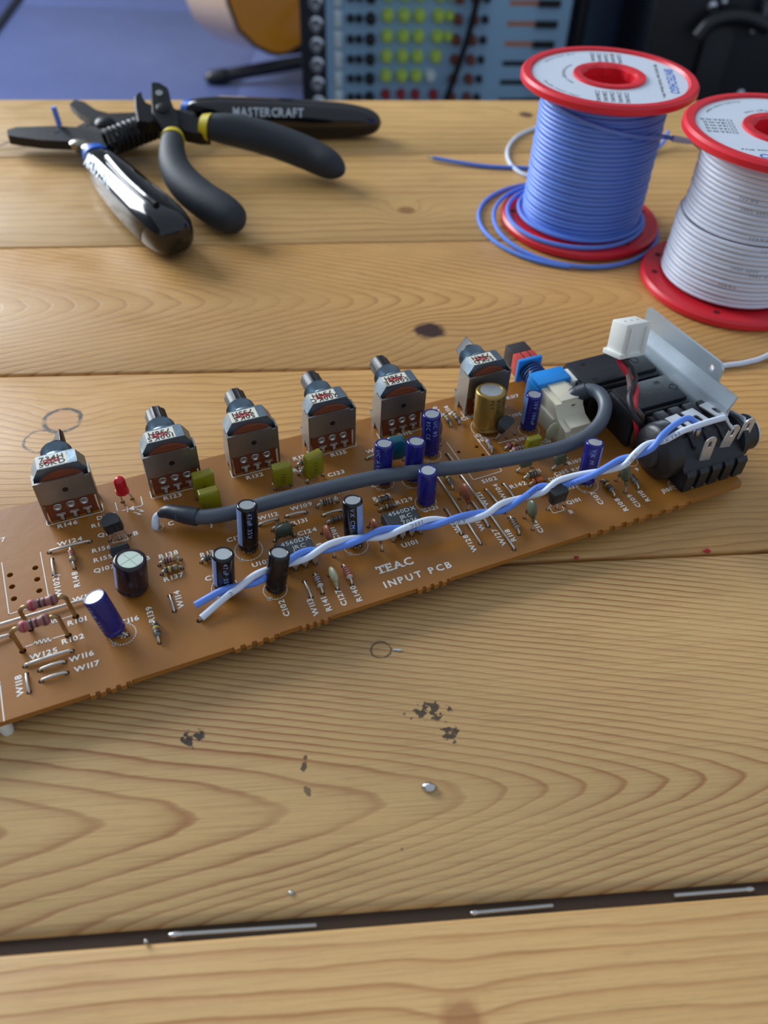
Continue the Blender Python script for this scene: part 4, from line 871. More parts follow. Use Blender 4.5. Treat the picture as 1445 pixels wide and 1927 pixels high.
for u, dsh, tx, fl_ in ((-43.3, 1, ('734H', '50KD'), 1), (-16.5, 0, ('736H', '100KS'), -1), (5.6, 0, ('735H', '50KS'), -1), (28.1, 0, ('734H', '200KC'), -1), (49.6, 0, ('736H', '500KE'), -1), (77.2, 1, ('734H', '50KD'), -1)): pot(u, dsh, tx, fl_)
for s, px, py in (('R146', 109, 995), ('R123', 309, 942), ('R132', 465, 903), ('R135', 624, 860), ('R112', 751, 822), ('R117', 955, 752)): lab(s, px, py)
# ---- left part of the board ------------------------------------------------------------------------------------
def led():
    a, b = B(231, 945), B(249, 939); c, an, D = frame2(a, b); g = G(); z = 3.6
    g.lathe([(1e-6, z), (1.75, z), (1.75, z + .7), (1.5, z + .75), (1.5, z + 3.6), (1.4, z + 4.3), (1.05, z + 4.85), (.55, z + 5.1), (1e-6, z + 5.15)], 24)
    o = g.obj('light_emitting_diode', LEDR, pcb, (c.x - .6, c.y - .1, 0), (0, 0, an), ang=50)
    for s in (-1, 1):
        q = Vector((s * D / 2 + .6, .1, 0)); G().tube([(s * .9, 0, z + .2), (s * 1.0 + .2, 0, z - .8), (q.x, q.y, 1.2), (q.x, q.y, -2.5)], .27, 8).obj('lead', TIN, o)
    hole(a, .6); hole(b, .6)
led()
P_ = lambda *a: [B(a[i], a[i + 1]) for i in range(0, len(a), 2)]
stroke(SK, P_(217, 946, 221, 961)); stroke(SK, P_(230, 961, 239, 959)); stroke(SK, P_(239, 954, 240.5, 963), .26); stroke(SK, P_(251, 956, 269, 951, 265, 935))
tri = P_(240, 958.5, 252, 952, 253, 960); SK.add([(p.x, p.y, .04) for p in tri], [(0, 1, 2)])
for ax, ay in ((257, 958), (252, 964)):
    q = P_(ax, ay, ax + 8, ay + 2.5); stroke(SK, q, .2); tri = P_(ax + 7, ay + .2, ax + 15.5, ay + 5, ax + 5.5, ay + 4.6); SK.add([(p.x, p.y, .04) for p in tri], [(0, 1, 2)])
for s, px, py in (('D103', 183, 979), ('R152', 173, 994), ('Q102', 184.5, 1012), ('B', 252, 1008), ('R156', 174, 1041), ('R155', 177, 1059), ('Q103', 177, 1079), ('B', 274, 1055), ('7', 2, 1020), ('W124', 108, 1029), ('C129', 236, 1126), ('R101', 128, 1178), ('R102', 117, 1213), ('W125', 56, 1243), ('W116', 130, 1247), ('W117', 140, 1266), ('W122', 137, 1134), ('R138', 300, 1052), ('R137', 309.5, 1095), ('R136', 378, 1049), ('C116', 226, 1177)):
    lab(s, px, py, 1.35 if s[0] in 'DQ' or s in ('R152', 'R156', 'R155') else 1.42)
for s, px, py in (('(W102)', 118, 1127), ('R148', 151, 1103), ('W118', 45, 1308), ('R139', 292.5, 1169), ('W114', 347, 1143)): lab(s, px, py, 1.42, 90)
stroke(SK, P_(3.3, 1059, 17, 1156, 93, 1133, 76, 1039.5)); stroke(SK, P_(-20, 1180, 0, 1174)); stroke(SK, P_(-8, 1250, 0, 1288.6, 7.7, 1356.5), .25)
for px, py in ((66.4, 1068.6), (70, 1090), (18.8, 1082), (22.7, 1104), (26.3, 1126.7), (74, 1111.5)): hole(B(px, py), .75)
to92((207, 1018), (243.6, 1007), 0, tilt=(.28, -.1), z=3.3, body_off=(-.5, .5)); stroke(SK, P_(212, 1022, 241, 1015)); c_ = B(226.5, 1018.5); stroke(SK, ring_pts(c_, 1.95, 14, .05, math.pi - .05))
to92((212, 1060), (252, 1048), math.pi, tilt=(-.85, .0), z=3.2, mark=False, body_off=(0, -1.0))
jumper(92.7, 1040, 170, 1019.6); jumper(98, 1052.5, 102.4, 1082.4); res(133.5, 1034, 140.6, 1070, body=TANB, bands='rrng')
jumper(-60, 1197, 168, 1129, .7); jumper(47, 1254, 136, 1225); jumper(75, 1262, 122, 1246); jumper(77.5, 1282, 126, 1266.5); jumper(50, 1269, 55, 1302.5)
jumper(-35, 1216, 22, 1196, .7)
def big_res(a, b, zc):
    a, b = B(*a), B(*b); c, an, D = frame2(a, b); h = 3.3; r = 1.25; g = G(); rot = lambda p: (p[2], p[0], p[1] + zc)
    g.lathe([(1e-6, -h), (.8, -h), (1.2, -h + .35), (r + .12, -h + .8), (r + .1, -h + 1.5), (r * .86, -h + 1.9), (r * .86, h - 1.9), (r + .1, h - 1.5), (r + .12, h - .8), (1.2, h - .35), (.8, h), (1e-6, h)], 18, rot)
    for i, (x, q) in enumerate(((-h + 1.1, 'r'), (-.55, 'k'), (.5, 'n'), (h - 1.1, 'n'))):
        g.cur = i + 1; rr = (r + .14) if i in (0, 3) else r * .87 + .02; g.lathe([(rr * .97, x - .28), (rr, x - .25), (rr, x + .25), (rr * .97, x + .28)], 18, rot)
    o = g.obj('resistor', [PINKR, BND['r'], BND['k'], BND['n'], BND['n']], pcb, (c.x - .4, c.y + .3, 0), (0, 0, an), ang=50)
    for s in (-1, 1):
        G().tube(spline([(s * (h - .2), 0, zc), (s * (D / 2 - .9), 0, zc + .1), (s * (D / 2 - .1), 0, zc - .7), (s * D / 2, 0, zc - 1.8), (s * D / 2 + .25, -.1, 1.0), (s * D / 2 + .4, -.3, -2.5)], 4), .5, 10).obj('lead', BRASSY, o)
    hole(a, .8); hole(b, .8)
BRASSY = mat('aged_tinned_lead', (168, 142, 96), .3, .9, .2, 600)
big_res((58, 1184), (142.6, 1160), 7.6); big_res((43, 1225), (128.7, 1196), 7.6)
zz = [(48.4, 1217), (64, 1212), (67, 1206), (71, 1213), (74, 1203), (79, 1212), (82, 1201), (87, 1210), (90, 1199), (94, 1208), (98, 1202), (125, 1194)]
stroke(SK, [B(*p) for p in zz]); stroke(SK, [B(p[0] + 13, p[1] - 36) for p in zz])
elcap((219, 1190), (176, 1123), 5.2, 11.2, NAVY, '10uF 25V', None, CYANT, pa=-2.6, rc=(231, 1193), ringr=3.0)
elcap((250, 1108), (245, 1055), 7.6, 9.6, PURPLE, None, PALEB, vent='pale', sa=math.radians(178), ring=False); stroke(SK, ring_pts(B(228, 1103), .7, 14), .2)  # stripe here paints the pale blue reflection down the can's left side
res(300, 1064.4, 340.5, 1053.4, body=TANB, bands='nkrg'); res(304.5, 1081, 343, 1070, body=GREYR, bands='kyng'); res(379, 1059, 416, 1049, body=GREYR, bands='kknn')
res(291.5, 1172, 300, 1210, body=GREYR, bands='kynk'); jumper(319.7, 1121, 328, 1150)
# ---- centre ----------------------------------------------------------------------------------------------------
elcap((468, 1032), (465, 952), 5.1, 13.2, GLOSSB, '47uF 35V', PALEB, sa=math.radians(195), pa=math.radians(255), ringr=3.5, rc=(468, 1035))
elcap((423, 1106), (420, 1045), 5.2, 11.0, GLOSSB, '47uF 35V', PALEB, sa=math.radians(190), pa=math.radians(255), ringr=3.2)
elcap((518, 1110), (526.5, 1041), 5.2, 11.2, GLOSSB, None, None, ringr=2.9)
elcap((666, 1022), (663, 943), 5.1, 13.0, GLOSSB, 'VX CM', PALEB, sa=math.radians(300), pa=math.radians(235), rc=(669, 1026), ringr=3.2)
elcap((801, 946), (805, 888), 5.0, 11.2, NAVY, None, ringr=2.9)
elcap((719, 908), (722.5, 837), 5.0, 12.6, NAVY, 'UC A95', pcol=CYANT, pa=math.radians(200), rc=(721, 908), ringr=3.0)
elcap((776, 901), (783, 833), 5.1, 12.2, NAVY, None, rc=(777, 904), ringr=3.0)
elcap((809, 853), (812, 782), 5.2, 13.2, NAVY, '85C CE|UC 85', pcol=CYANT, pa=math.radians(215), rc=(811, 856), ringr=2.9)
for s, px, py in (('C128', 428, 1021), ('C118', 392, 983), ('C117', 387, 1094), ('U102', 476, 1068), ('W112', 486.5, 980), ('W109', 547.5, 962), ('R131', 551, 989), ('C124', 561.5, 1009), ('R126', 605, 948), ('R125', 637, 929), ('R128', 704, 943), ('R129', 746.5, 950), ('C121', 797, 965), ('U101', 758, 1031), ('C126', 513, 914), ('R134', 553, 867), ('R133', 553, 889), ('C123', 618, 898), ('W110', 690, 854), ('C114', 869, 792), ('S102', 909, 910), ('R142', 962, 920), ('C120', 700, 918)): lab(s, px, py)
for s, px, py in (('W113', 601, 1157), ('R141', 625, 1148), ('C127', 654, 1138), ('R140', 682, 1130), ('C102', 546, 1158), ('C101', 640, 1014), ('3', 606, 1026), ('R120', 834, 783), ('R116', 853, 779), ('W128', 899, 1037), ('W126', 868, 1001), ('W127', 954, 1025), ('W129', 914, 997), ('W104', 955, 938), ('W121', 921, 951), ('R118', 972, 1017), ('C112', 1024, 1001)): lab(s, px, py, 1.42, 90)
TE = B(712, 1081); wT = 9.6; tw = text_w('TEAC', 2.35, 1, .14, 1.25)
text(SK, 'TEAC', 2.35, on_board(TE, .0), 1, .14, 1.25 * wT / tw)
for u_, w_ in ((0, 0),):                                       # slab serifs of the maker's mark
    x = TE.x; S = wT / tw; xs_ = 1.25 * S
    pos = []; xx = 0
    for c in 'TEAC': wd_ = GLY[(1, c)][2] * xs_ * 2.35; pos.append((xx, wd_)); xx += wd_ + .14 * 2.35
    def ser(cx_, y, w__): stroke(SK, [(TE.x + cx_ - w__ / 2, TE.y + y), (TE.x + cx_ + w__ / 2, TE.y + y)], .3, .09)
    ser(pos[0][0] + pos[0][1] / 2, .12, 1.3); ser(pos[1][0] + .2, .12, .9); ser(pos[1][0] + .2, 2.25, .9); ser(pos[2][0] + .2, .12, 1.0); ser(pos[2][0] + pos[2][1] - .2, .12, 1.0)
    for k, sg in ((0, 1), (0, 0), (1, 0)):
        xe = TE.x + pos[k][0] + (0.12 if sg else pos[k][1] - .12); stroke(SK, [(xe, TE.y + 2.3), (xe, TE.y + 1.6)], .26, .12)
IP = B(725, 1107); IE = B(845, 1070); s = 'INPUT PCB'; wI = (IE - IP).length; t_ = text_w(s, 2.0, 0, .32, 1.0); fq = on_board(IP); text(SK, s, 2.0, lambda x, y: fq(x * wI / t_, y), 1, .32)
dip8(757, 973); dip8(556, 1030)
jumper(487.6, 989, 521.7, 978); jumper(538.7, 973, 575.6, 964.7); jumper(608, 971, 643, 961); res(513, 999, 552, 988, body=GREYR, bands='nkkn'); res(597, 955, 635, 945, body=TANB, bands='kknn'); res(615, 986.5, 653, 976, body=GREYR, bands='knkn')
res(706, 950, 738, 939, body=GREYR, bands='nknk', ln=4.6); res(714, 963, 744.5, 953.7, body=GREYR, bands='nykn', ln=4.6)
disc(B(517, 1019), B(554, 1009), 4.8, 4.4, 2.4, DGREEN, 1.0)
disc(B(606, 1004), B(629, 1048), 4.6, 4.4, 1.9, CBROWN, 2.4); disc(B(693, 992), B(719, 1036), 4.6, 4.4, 1.9, CBROWN, 2.4); disc(B(864, 939), B(881, 960), 4.6, 5.0, 2.2, CBROWN, 2.4)
disc(B(620, 1084), B(635, 1109), 4.4, 4.0, 1.7, CPALE, 1.0)
jumper(572.8, 1094, 585.5, 1124); res(592, 1082, 607, 1117, body=PALER, bands='nvkn'); res(646, 1066, 662, 1100, body=PALER, bands='rrrr')
res(556, 880, 590, 869, body=TANB, bands='nrno', ln=4.6); res(562, 894, 590, 885, body=TANB, bands='nrng', ln=4.4)
film(B(577, 908), B(607, 895), 5.4, 6.6, 2.3, OLIVE, (.7, 1.4), 1.6, mark='152J', yaw=.1); film(B(518, 921), B(548, 913), 5.2, 6.8, 2.6, OLIVE, (0, .4), 1.4, mark='152J')
film(B(371, 939), B(404, 930), 5.6, 7.4, 2.6, OLIVE, (.2, .3), 1.2, mark='1531'); film(B(385, 968), B(414, 960), 5.4, 7.2, 2.6, OLIVE, (-.1, .0), 1.2)
film(B(727, 870), B(759, 866), 5.9, 6.9, 2.6, TEAL, (.1, .3), 1.4, round_=1.9)
res(834, 783, 848, 803, body=GREYR, bands='kykn'); res(850, 779, 864, 799, body=GREYR, bands='kykn'); disc(B(822, 818), B(828, 838), 3.4, 6.4, 1.5, GREYG, 1.2); jumper(690, 864, 712, 857)
stroke(SK, P_(840.5, 832.6, 890.5, 903, 944.5, 886.6, 892, 819.5))
jumper(868, 897, 967, 1034); jumper(822, 898, 903.6, 1023.4); jumper(838, 959, 868, 1005); jumper(888, 946, 918, 990.5); jumper(914, 922, 948, 965); jumper(947, 911.6, 967, 939); jumper(840.5, 855, 857, 878); res(836, 894, 851, 921, body=GREYR, bands='kykn')
res(958, 975, 976, 1006, body=TANB, bands='knkn'); disc(B(986.6, 975), B(1002, 997), 4.4, 5.6, 1.9, GREYG, 2.8)
for px, py in ((863, 850.5), (897, 841), (909, 856), (880, 868)): hole(B(px, py), .6)
# ---- right part ------------------------------------------------------------------------------------------------
o = elcap((917, 805), (924, 736), 8.9, 12.8, GOLD, 'PET|82535|65C', None, INK, pa=math.radians(240), vent='line', z0=.3, ringr=4.9)
to92((933, 827), (969, 818), 0.35, tilt=(.5, -.35), z=3.6, h=4.3, body_off=(-.6, .9), mark=False); stroke(SK, P_(938, 834, 966, 827))
elcap((993, 806), (1005, 745), 4.9, 11.6, NAVY, '10V 100uF', PALEB, CYANT, sa=math.radians(170), pa=math.radians(245), rc=(995, 809), ringr=3.1)
elcap((1101, 908), (1119, 834), 5.0, 12.6, NAVY, 'VX M', PALEB, CYANT, sa=math.radians(310), pa=math.radians(225), rc=(1104, 912), ringr=3.1)
for s, px, py in (('Q', 897, 823), ('102', 902, 832), ('R105', 958, 787), ('R109', 970, 832), ('C110', 1015, 838), ('R106', 968, 848), ('C111', 998, 893), ('D101', 1035, 906), ('C105', 1045, 896), ('S101', 1049, 868), ('R107', 1071, 875), ('R104', 1078, 888), ('R103', 1122, 894), ('Q101', 1068, 950), ('B', 1073, 967), ('C132', 1063, 924), ('9', 1198, 887), ('J101', 1247, 928)): lab(s, px, py, 1.3)
for s, px, py in (('C107', 1137, 948), ('R108', 1183, 960), ('C109', 1207, 953), ('R110', 1224, 942)): lab(s, px, py, 1.42, 90)
res(914, 832, 926, 855, body=PALER, bands='vkkn', ln=4.6); res(947, 848, 978, 836, body=PINKR, bands='nryg', ln=4.6); res(955, 855, 990, 846, body=PALER, bands='rrkn', ln=4.6)
res(986.6, 902, 1014, 894.5, body=TANB, bands='knkn', ln=4.8); res(997, 914, 1024, 905, body=mat('orange_glass_diode', (206, 104, 38), .15), bands='kr', ln=4.8); res(1018, 930, 1042, 924, body=PINKR, bands='nr', ln=4.6)
film(B(973, 888), B(1000, 880), 3.8, 2.4, 1.8, GREYG, (0, .6), 1.7); film(B(1039, 884), B(1064, 873), 3.8, 2.4, 1.8, GREYG, (0, .6), 1.7); film(B(986, 858), B(1010, 851), 4.4, 4.6, 2.2, OLIVE, (.6, .6), 1.2); disc(B(1020, 842), B(1041, 833), 4.2, 5.8, 1.3, CPALE, 2.0, lean=(1.0, .3))
to92((1031, 959), (1061.6, 951), 0.05, tilt=(.18, -.1), z=2.4, mark=True, body_off=(0, .6)); stroke(SK, P_(1035, 957, 1041, 966, 1062, 960, 1058, 953))
res(1132, 906, 1155, 935, body=GREYR, bands='kynk'); res(1181, 894, 1200, 921, body=GREYR, bands='nknk'); disc(B(1159, 905), B(1176, 927), 4.4, 5.4, 1.9, GREYG, 2.6)
res(1090, 838, 1122, 828, body=GREYR, bands='knkn'); stroke(SK, ring_pts(B(1186, 868), 2.1, 20)); stroke(SK, ring_pts(B(1165, 870), 1.2, 20))
# ---- push switch -----------------------------------------------------------------------------------------------
def push_switch(u, v):
    g = G()                                                  # cream body with its sloping front
    prof = [(-13.2, 0), (-13.2, 3.4), (-12.4, 5.6), (-8.2, 6.6), (-6.2, 8.6), (-5.6, 10.4), (5.2, 10.4), (5.2, 0)]
    g.prism(prof, -4.6, 4.6, lambda x, y, z: (z, x, y)); g.rbox(-5.4, 5.4, -6.5, 5.0, 0, 6.0, .3); g.rbox(-2.6, 3.4, -5.4, 4.6, 10.2, 11.2, .25); g.rbox(-3.0, 3.6, -12.6, -6.6, 2, 6.9, .4)
    o = g.obj('push_switch', CREAM, pcb, (u, v, 0), ang=30)
    g = G(); g.rbox(-5.6, 5.6, 2.6, 8.8, 9.6, 12.0, .5); g.rbox(-5.8, -4.4, 2.6, 8.8, 1.2, 10.4, .4); g.rbox(4.4, 5.8, 2.6, 8.8, 1.2, 10.4, .4); g.rbox(-5.6, 5.6, 7.2, 8.8, 1.2, 10.4, .4); g.obj('blue_frame', SKYB, o)
    cy = lambda p: (p[0], p[2], p[1] + 6.6)
    g = G(); g.lathe([(2.6, 8.6), (2.6, 17.0)], 24, cy); g.obj('plunger', DBLUE, o)
    pts = [(3.3 * math.cos(t), 9.2 + t * .2, 6.6 + 3.3 * math.sin(t)) for t in [k * .28 for k in range(125)]]
    g = G(); g.tube(pts, .3, 6); g.obj('return_spring', DBLUE, o)
    g = G(); g.rbox(-4.1, 4.1, 16.2, 17.6, 2.6, 10.6, .4); g.obj('collar', SKYB, o)
    g = G(); g.rbox(-3.5, 3.5, 17.6, 21.4, 3.2, 10.0, .3); rb = g.obj('red_button_base', KRED, o)
    for x in (-1.2, 1.2): g = G(); g.box(x - .12, x + .12, 17.7, 21.4, 9.9, 10.12); g.obj('groove', BND['k'], rb)
    g = G(); g.rbox(-3.4, 3.4, 21.4, 26.4, 3.2, 10.0, .4); g.obj('button_cap', KBLK, o)
    g = G(); g.rbox(-3.4, 3.4, -13.6, -12.8, .6, 4.4, .3); g.box(-.5, .5, -13.65, -13.5, 1.6, 3.6); g.obj('contact_cover', CREAM, o)
    g = G(); g.box(.6, 1.7, -6.3, -6.0, 9.2, 9.4); g.obj('mark', BND['n'], o)
    g = G(); g.box(-.8, .9, 3.2, 4.5, 11.2, 11.5); g.obj('latch_wire', TIN, o)
    for i in (-3.2, 0, 3.2):
        for y in (-9, -3): hole((u + i, v + y), .6)
push_switch(95.0, 44.0)
g = G(); g.rbox(100.4, 106.8, 45.4, 51.6, 2.0, 11.3, .4); g.obj('white_switch_block', WHITEP, pcb)
# ---- two boxed jacks -------------------------------------------------------------------------------------------
def boxed_jack(u0, u1, v0, v1, h):
    g = G(); g.rbox(u0, u1, v0, v1, .1, h - 1.2, .4); g.rbox(u0 + .6, u1 - .2, v0 + 1.6, v1 - .3, h - 1.6, h, .35); o = g.obj('jack_socket', BLACK, pcb, ang=30)
    g = G(); g.rbox(u0 + 4, u0 + 18, v0 + .2, v0 + 1.4, h - 2.2, h - .9, .2); g.obj('side_rib', BLACKP, o)
    for a, b in ((.18, .25), (.2, .8), (.75, .8)):
        uu, vv = u0 + (u1 - u0) * a, v0 + (v1 - v0) * b; g = G(); g.box(uu - .9, uu + .9, vv - .6, vv + .6, h - .02, h + .03); g.obj('latch_window', BLACKP, o)
    g = G(); cx_, cv = (u0 + u1) / 2 + 2.2, (v0 + v1) / 2 + .4
    text(g, 'CLIFF', 1.6, lambda x, y: (cx_ - 7 + x * 1.1, cv - .8 + y, h + .04), 0, .3, 1.2); stroke(g, ring_pts((cx_ + 6.2, cv), 1.2, 18), .25, h + .04); g.obj('moulded_mark', DIMJ, o, flip=False); return o
DIMJ = mat('moulded_relief', (52, 53, 58), .35)
boxed_jack(101.5, 127.2, 39.4, 53.2, 12.3); boxed_jack(107.6, 127.2, 24.8, 37.6, 12.3)
g = G(); g.rbox(101.8, 109.8, 38.2, 39.8, 1, 10.6, .3); g.obj('jack_divider', BLACKP, pcb)
# ---- big jack with solder lugs ---------------------------------------------------------------------------------
def lug_jack():
    u0, u1, v0, v1, h = 111.4, 132.0, 4.0, 24.2, 11.6
    g = G(); pr = [(v0, .1), (v1, .1), (v1, h - .8), (v1 - 1.2, h), (12.0, h), (7.4, h - 3.2), (v0, h - 6.2)]
    g.prism(pr, u0, u1, lambda x, y, z: (z, x, y)); o = g.obj('lug_jack', BLACK, pcb, ang=30)
    cx2 = lambda p: (p[2], p[0] + 13.9, max(p[1] + 7.6, .1))
    g = G(); g.lathe([(1e-6, 105.2), (3.8, 105.2), (4.0, 105.6), (6.9, 106.6), (7.7, 107.3), (8.0, 108.2), (8.0, u0 + .2)], 36, cx2); g.obj('round_rear', BLACK, o)
    for i in range(5):                                       # ribs and slots along the front and the top
        x = u0 + .2 + i * 4.3; g = G(); g.prism([(v0 - .8, .2), (v0 - .8, h - 6.0), (v0 + .2, h - 5.0), (v0 + .2, .2)], x, x + (2.9 if i < 4 else 3.4), lambda a, b, c: (c, a, b)); g.obj('front_rib', BLACK, o)
    for i in range(4):
        x = u0 + 1.2 + i * 5.0; g = G(); g.rbox(x, x + 3.6, 18.6, 23.6, h - .3, h + 1.0, .3); g.obj('top_rib', BLACK, o)
        g = G(); g.prism([(8.6, h - 3.0), (9.2, h - 1.0), (12.0, h + .6), (14.8, h + .6), (14.8, h - .4)], x + 3.7, x + 4.6, lambda a, b, c: (c, a, b)); g.obj('lug_divider', BLACK, o)
    cn = lambda p: (p[2], p[0] + 12.0, p[1] + 7.0)
    g = G(); g.lathe([(6.6, u1 - .2), (6.6, u1 + 1.4), (5.6, u1 + 1.5), (5.6, u1 + 3.4), (5.0, u1 + 3.5), (5.0, u1 + 6.4), (4.4, u1 + 6.8), (3.2, u1 + 6.8), (3.2, u1 + 3), (1e-6, u1 + 3)], 30, cn); g.obj('threaded_nose', BLACK, o, ang=30)
    g = G(); g.lathe([(5.2, u1 + 6.1), (5.25, u1 + 6.3), (5.2, u1 + 6.5)], 30, cn); g.obj('chrome_ring', ALU, o)
    # lugs: flat slotted blades
    def blade(L_, w=2.6, hole_=True):
        n = 10; out = [(-w / 2, 0), (w / 2, 0), (w / 2, L_ - w / 2)] + [(w / 2 * math.cos(math.pi * k / n), L_ - w / 2 + w / 2 * math.sin(math.pi * k / n)) for k in range(1, n)] + [(-w / 2, L_ - w / 2)]
        hl = [(w * .17 * math.cos(2 * math.pi * k / 12), L_ - w * .75 + (.5 if math.sin(2 * math.pi * k / 12) > 0 else -1.1) + w * .17 * math.sin(2 * math.pi * k / 12)) for k in range(12)]
        loops = [[Vector((*p, 0)) for p in out], [Vector((*p, 0)) for p in hl]]; tr = tessellate_polygon(loops); pts = out + hl; g = G(); m = len(pts)
        g.add([(x, -.2, z) for x, z in pts] + [(x, .2, z) for x, z in pts], [tuple(t) for t in tr] + [tuple(i + m for i in t)[::-1] for t in tr])
        for st, ln in ((0, len(out)), (len(out), len(hl))):
            for k in range(ln): a, b = st + k, st + (k + 1) % ln; g.f.append((a, b, b + m, a + m)); g.m.append(0)
        return g.mesh('solder_lug', LUG, 30)
    LUG = mat('tinned_lug', (214, 214, 216), .34, .6, .12, 300)
    bl = blade(11.4, 3.3); bb = blade(8.0, 4.4)
    for i, x in enumerate((117.4, 122.3, 127.4)):
        q = (B(1321, 872, 5.6), B(1354, 852, 6.0), B(1388, 838, 6.0))[i]; link('solder_lug', bl, o, (q.x, q.y - .2, q.z - .8), (math.radians(3), math.radians((-6, 4, -2)[i]), math.radians(-6)))
        q = (B(1262, 783, 13.2), B(1292, 772, 13.2), B(1326, 758, 13.2))[i]; link('solder_lug', bb, o, (q.x, q.y, 13.0), (math.radians(84), 0, math.radians(6)))
    return o
LJ = lug_jack()
stroke(SK, P_(1262, 915, 1300, 918, 1392, 888)); stroke(SK, ring_pts(B(1268, 912), 1.6, 16), .2)
# ---- galvanised bracket ----------------------------------------------------------------------------------------
def bracket():
    sec = [(0, 2.0), (0, 14.8), (.4, 15.7), (1.5, 18.0), (1.9, 19.2), (1.9, 20)]           # section u', w from the jacks up
    th = .8; g = G(); V0, V1 = 12.0, 55.5
    def seg(pts, v0, v1):
        b = len(g.v); n = len(pts)
        off = []
        for i, p in enumerate(pts):
            d = Vector(pts[min(i + 1, n - 1)]) - Vector(pts[max(i - 1, 0)]); d.normalize(); off.append((p[0] + d.y * th, p[1] - d.x * th))
        poly = list(pts) + off[::-1]; m = len(poly)
        for v in (v0, v1): g.v += [(p[0], v, p[1]) for p in poly]
        for k in range(m): g.f.append((b + k, b + (k + 1) % m, b + m + (k + 1) % m, b + m + k)); g.m.append(0)
        for i in range(n - 1):
            for q in (0, m): g.f.append((b + q + i, b + q + i + 1, b + q + m - 2 - i, b + q + m - 1 - i)); g.m.append(0)
    seg(sec[:5], V0 + 2.5, V1 - 1.0)
    o = g.obj('mounting_bracket', GALV, pcb, (131.0, 0, 0), (0, 0, math.radians(4.0)), ang=25)
    # upright flange with clipped corner and a screw hole
    out = [(22.0, 19.0), (54.2, 19.0), (54.2, 24.4), (53.8, 24.8), (23.6, 24.8), (22.0, 23.2)]
    hc = (25.6, 21.6); hl = [(hc[0] + 1.1 * math.cos(2 * math.pi * k / 16), hc[1] + 1.1 * math.sin(2 * math.pi * k / 16)) for k in range(16)]
    tr = tessellate_polygon([[Vector((*p, 0)) for p in out], [Vector((*p, 0)) for p in hl]]); pts = out + hl; m = len(pts); g = G()
    g.add([(1.9, a, b) for a, b in pts] + [(2.7, a, b) for a, b in pts], [tuple(t) for t in tr] + [tuple(i + m for i in t)[::-1] for t in tr])
    for st, ln in ((0, len(out)), (len(out), 16)):
        for k in range(ln): a, b = st + k, st + (k + 1) % ln; g.f.append((a, b, b + m, a + m)); g.m.append(0)
    g.obj('upright_flange', GALV, o, ang=25)
    g = G(); g.prism([(0, 1.0), (0, 13.6), (-5.0, 14.6), (-8.4, 9.0), (-8.0, 3.0), (-4.0, 1.0)], 2.2, 2.9, lambda a, b, c: (c + 0.6, a + 15.5, b)); g.obj('folded_end_plate', GALV, o, ang=25)
bracket()
# ---- white plug on its twisted red, black and brown leads -------------------------------------------------------
CB = Vector((111.5, 24.0, 0)); CT = B(1174, 664, 20.5)
def plug():
    ax = (B(1195, 590, 30.5) - CT); C0 = CT
    g = G(); g.rbox(-4.6, 4.6, -2.9, 2.9, 0, 9.6, .35); g.rbox(-5.4, 5.0, -3.4, 3.4, -.3, 1.3, .3); g.rbox(-3.4, -2.3, -3.7, -2.6, .8, 8.6, .2); g.rbox(3.0, 4.4, -3.7, -2.6, .8, 8.6, .2)
    o = g.obj('plug_connector', WHITEP, pcb, (C0.x, C0.y, C0.z), (math.radians(-12), math.radians(10), math.radians(8)), ang=30)
    for x in (-2.5, 0, 2.5): g = G(); g.lathe([(.45, 9.6), (.45, 9.64), (1e-6, 9.64)], 12, lambda p: (p[0] + x, p[1], p[2])); g.obj('contact_hole', GREYT, o)
    for i, (m, nm) in enumerate(((WRED, 'red_lead'), (WBLK, 'black_lead'), (WBRN, 'brown_lead'))):
        K = []; PK = spline([tuple(B(px, py, w_)) for px, py, w_ in ((1172, 668, 20.5), (1183, 695, 18), (1192, 722, 16.4), (1189, 752, 15.6), (1197, 776, 14.2), (1204, 797, 11), (1201, 818, 6.5), (1196, 838, 0), (1196, 840, -2))], 7)
        for k, b0 in enumerate(PK):
            f = k / (len(PK) - 1); a = i * 2.094 + f * 11.0 + 2.2; sp_ = .95 + 1.0 * max(0, .15 - f) / .15
            K.append((b0[0] + sp_ * math.cos(a) * 1.1, b0[1] + sp_ * math.sin(a) * .9, b0[2] + .4 * math.sin(a)))
        q = G().tube(K, .88, 8).obj(nm, m, o); q.matrix_parent_inverse = (Matrix.LocRotScale(o.location, o.rotation_euler, None)).inverted()
plug()
# ---- grey shielded cable ---------------------------------------------------------------------------------------
CK = [tuple(B(*k)) for k in ((1088, 741, 10.4), (1108, 734, 12.0), (1129, 742, 12.6), (1139, 765, 12.2), (1129, 796, 11.0), (1100, 822, 9.0), (1060, 841, 7.4), (980, 860, 6.4), (880, 877, 6.0), (790, 887, 6.0), (714, 897, 6.0), (635, 931 - 17, 6.0), (520, 942, 5.8), (430, 966, 5.0), (375, 973, 4.4), (335, 968, 4.2))]
cable = G().tube(spline(CK, 8), 1.95, 16).obj('shielded_cable', CABLE, pcb)
g = G(); g.tube(spline([tuple(B(1072, 752, 8.6)), tuple(B(1082, 744, 9.9)), CK[0], tuple(B(1104, 735, 11.7))], 5), 2.45, 16); g.obj('heat_shrink', BOOT, cable)
g = G(); g.tube(spline([tuple(B(372, 973, 4.4)), tuple(B(348, 969, 4.3)), tuple(B(318, 963, 3.9)), tuple(B(299, 968, 2.9))], 6), [2.35] * 6 + [2.3, 2.25, 2.2, 2.1, 2.0, 1.95, 1.9, 1.8, 1.65, 1.5, 1.3, 1.1, .9], 16); g.obj('heat_shrink', BOOT, cable)
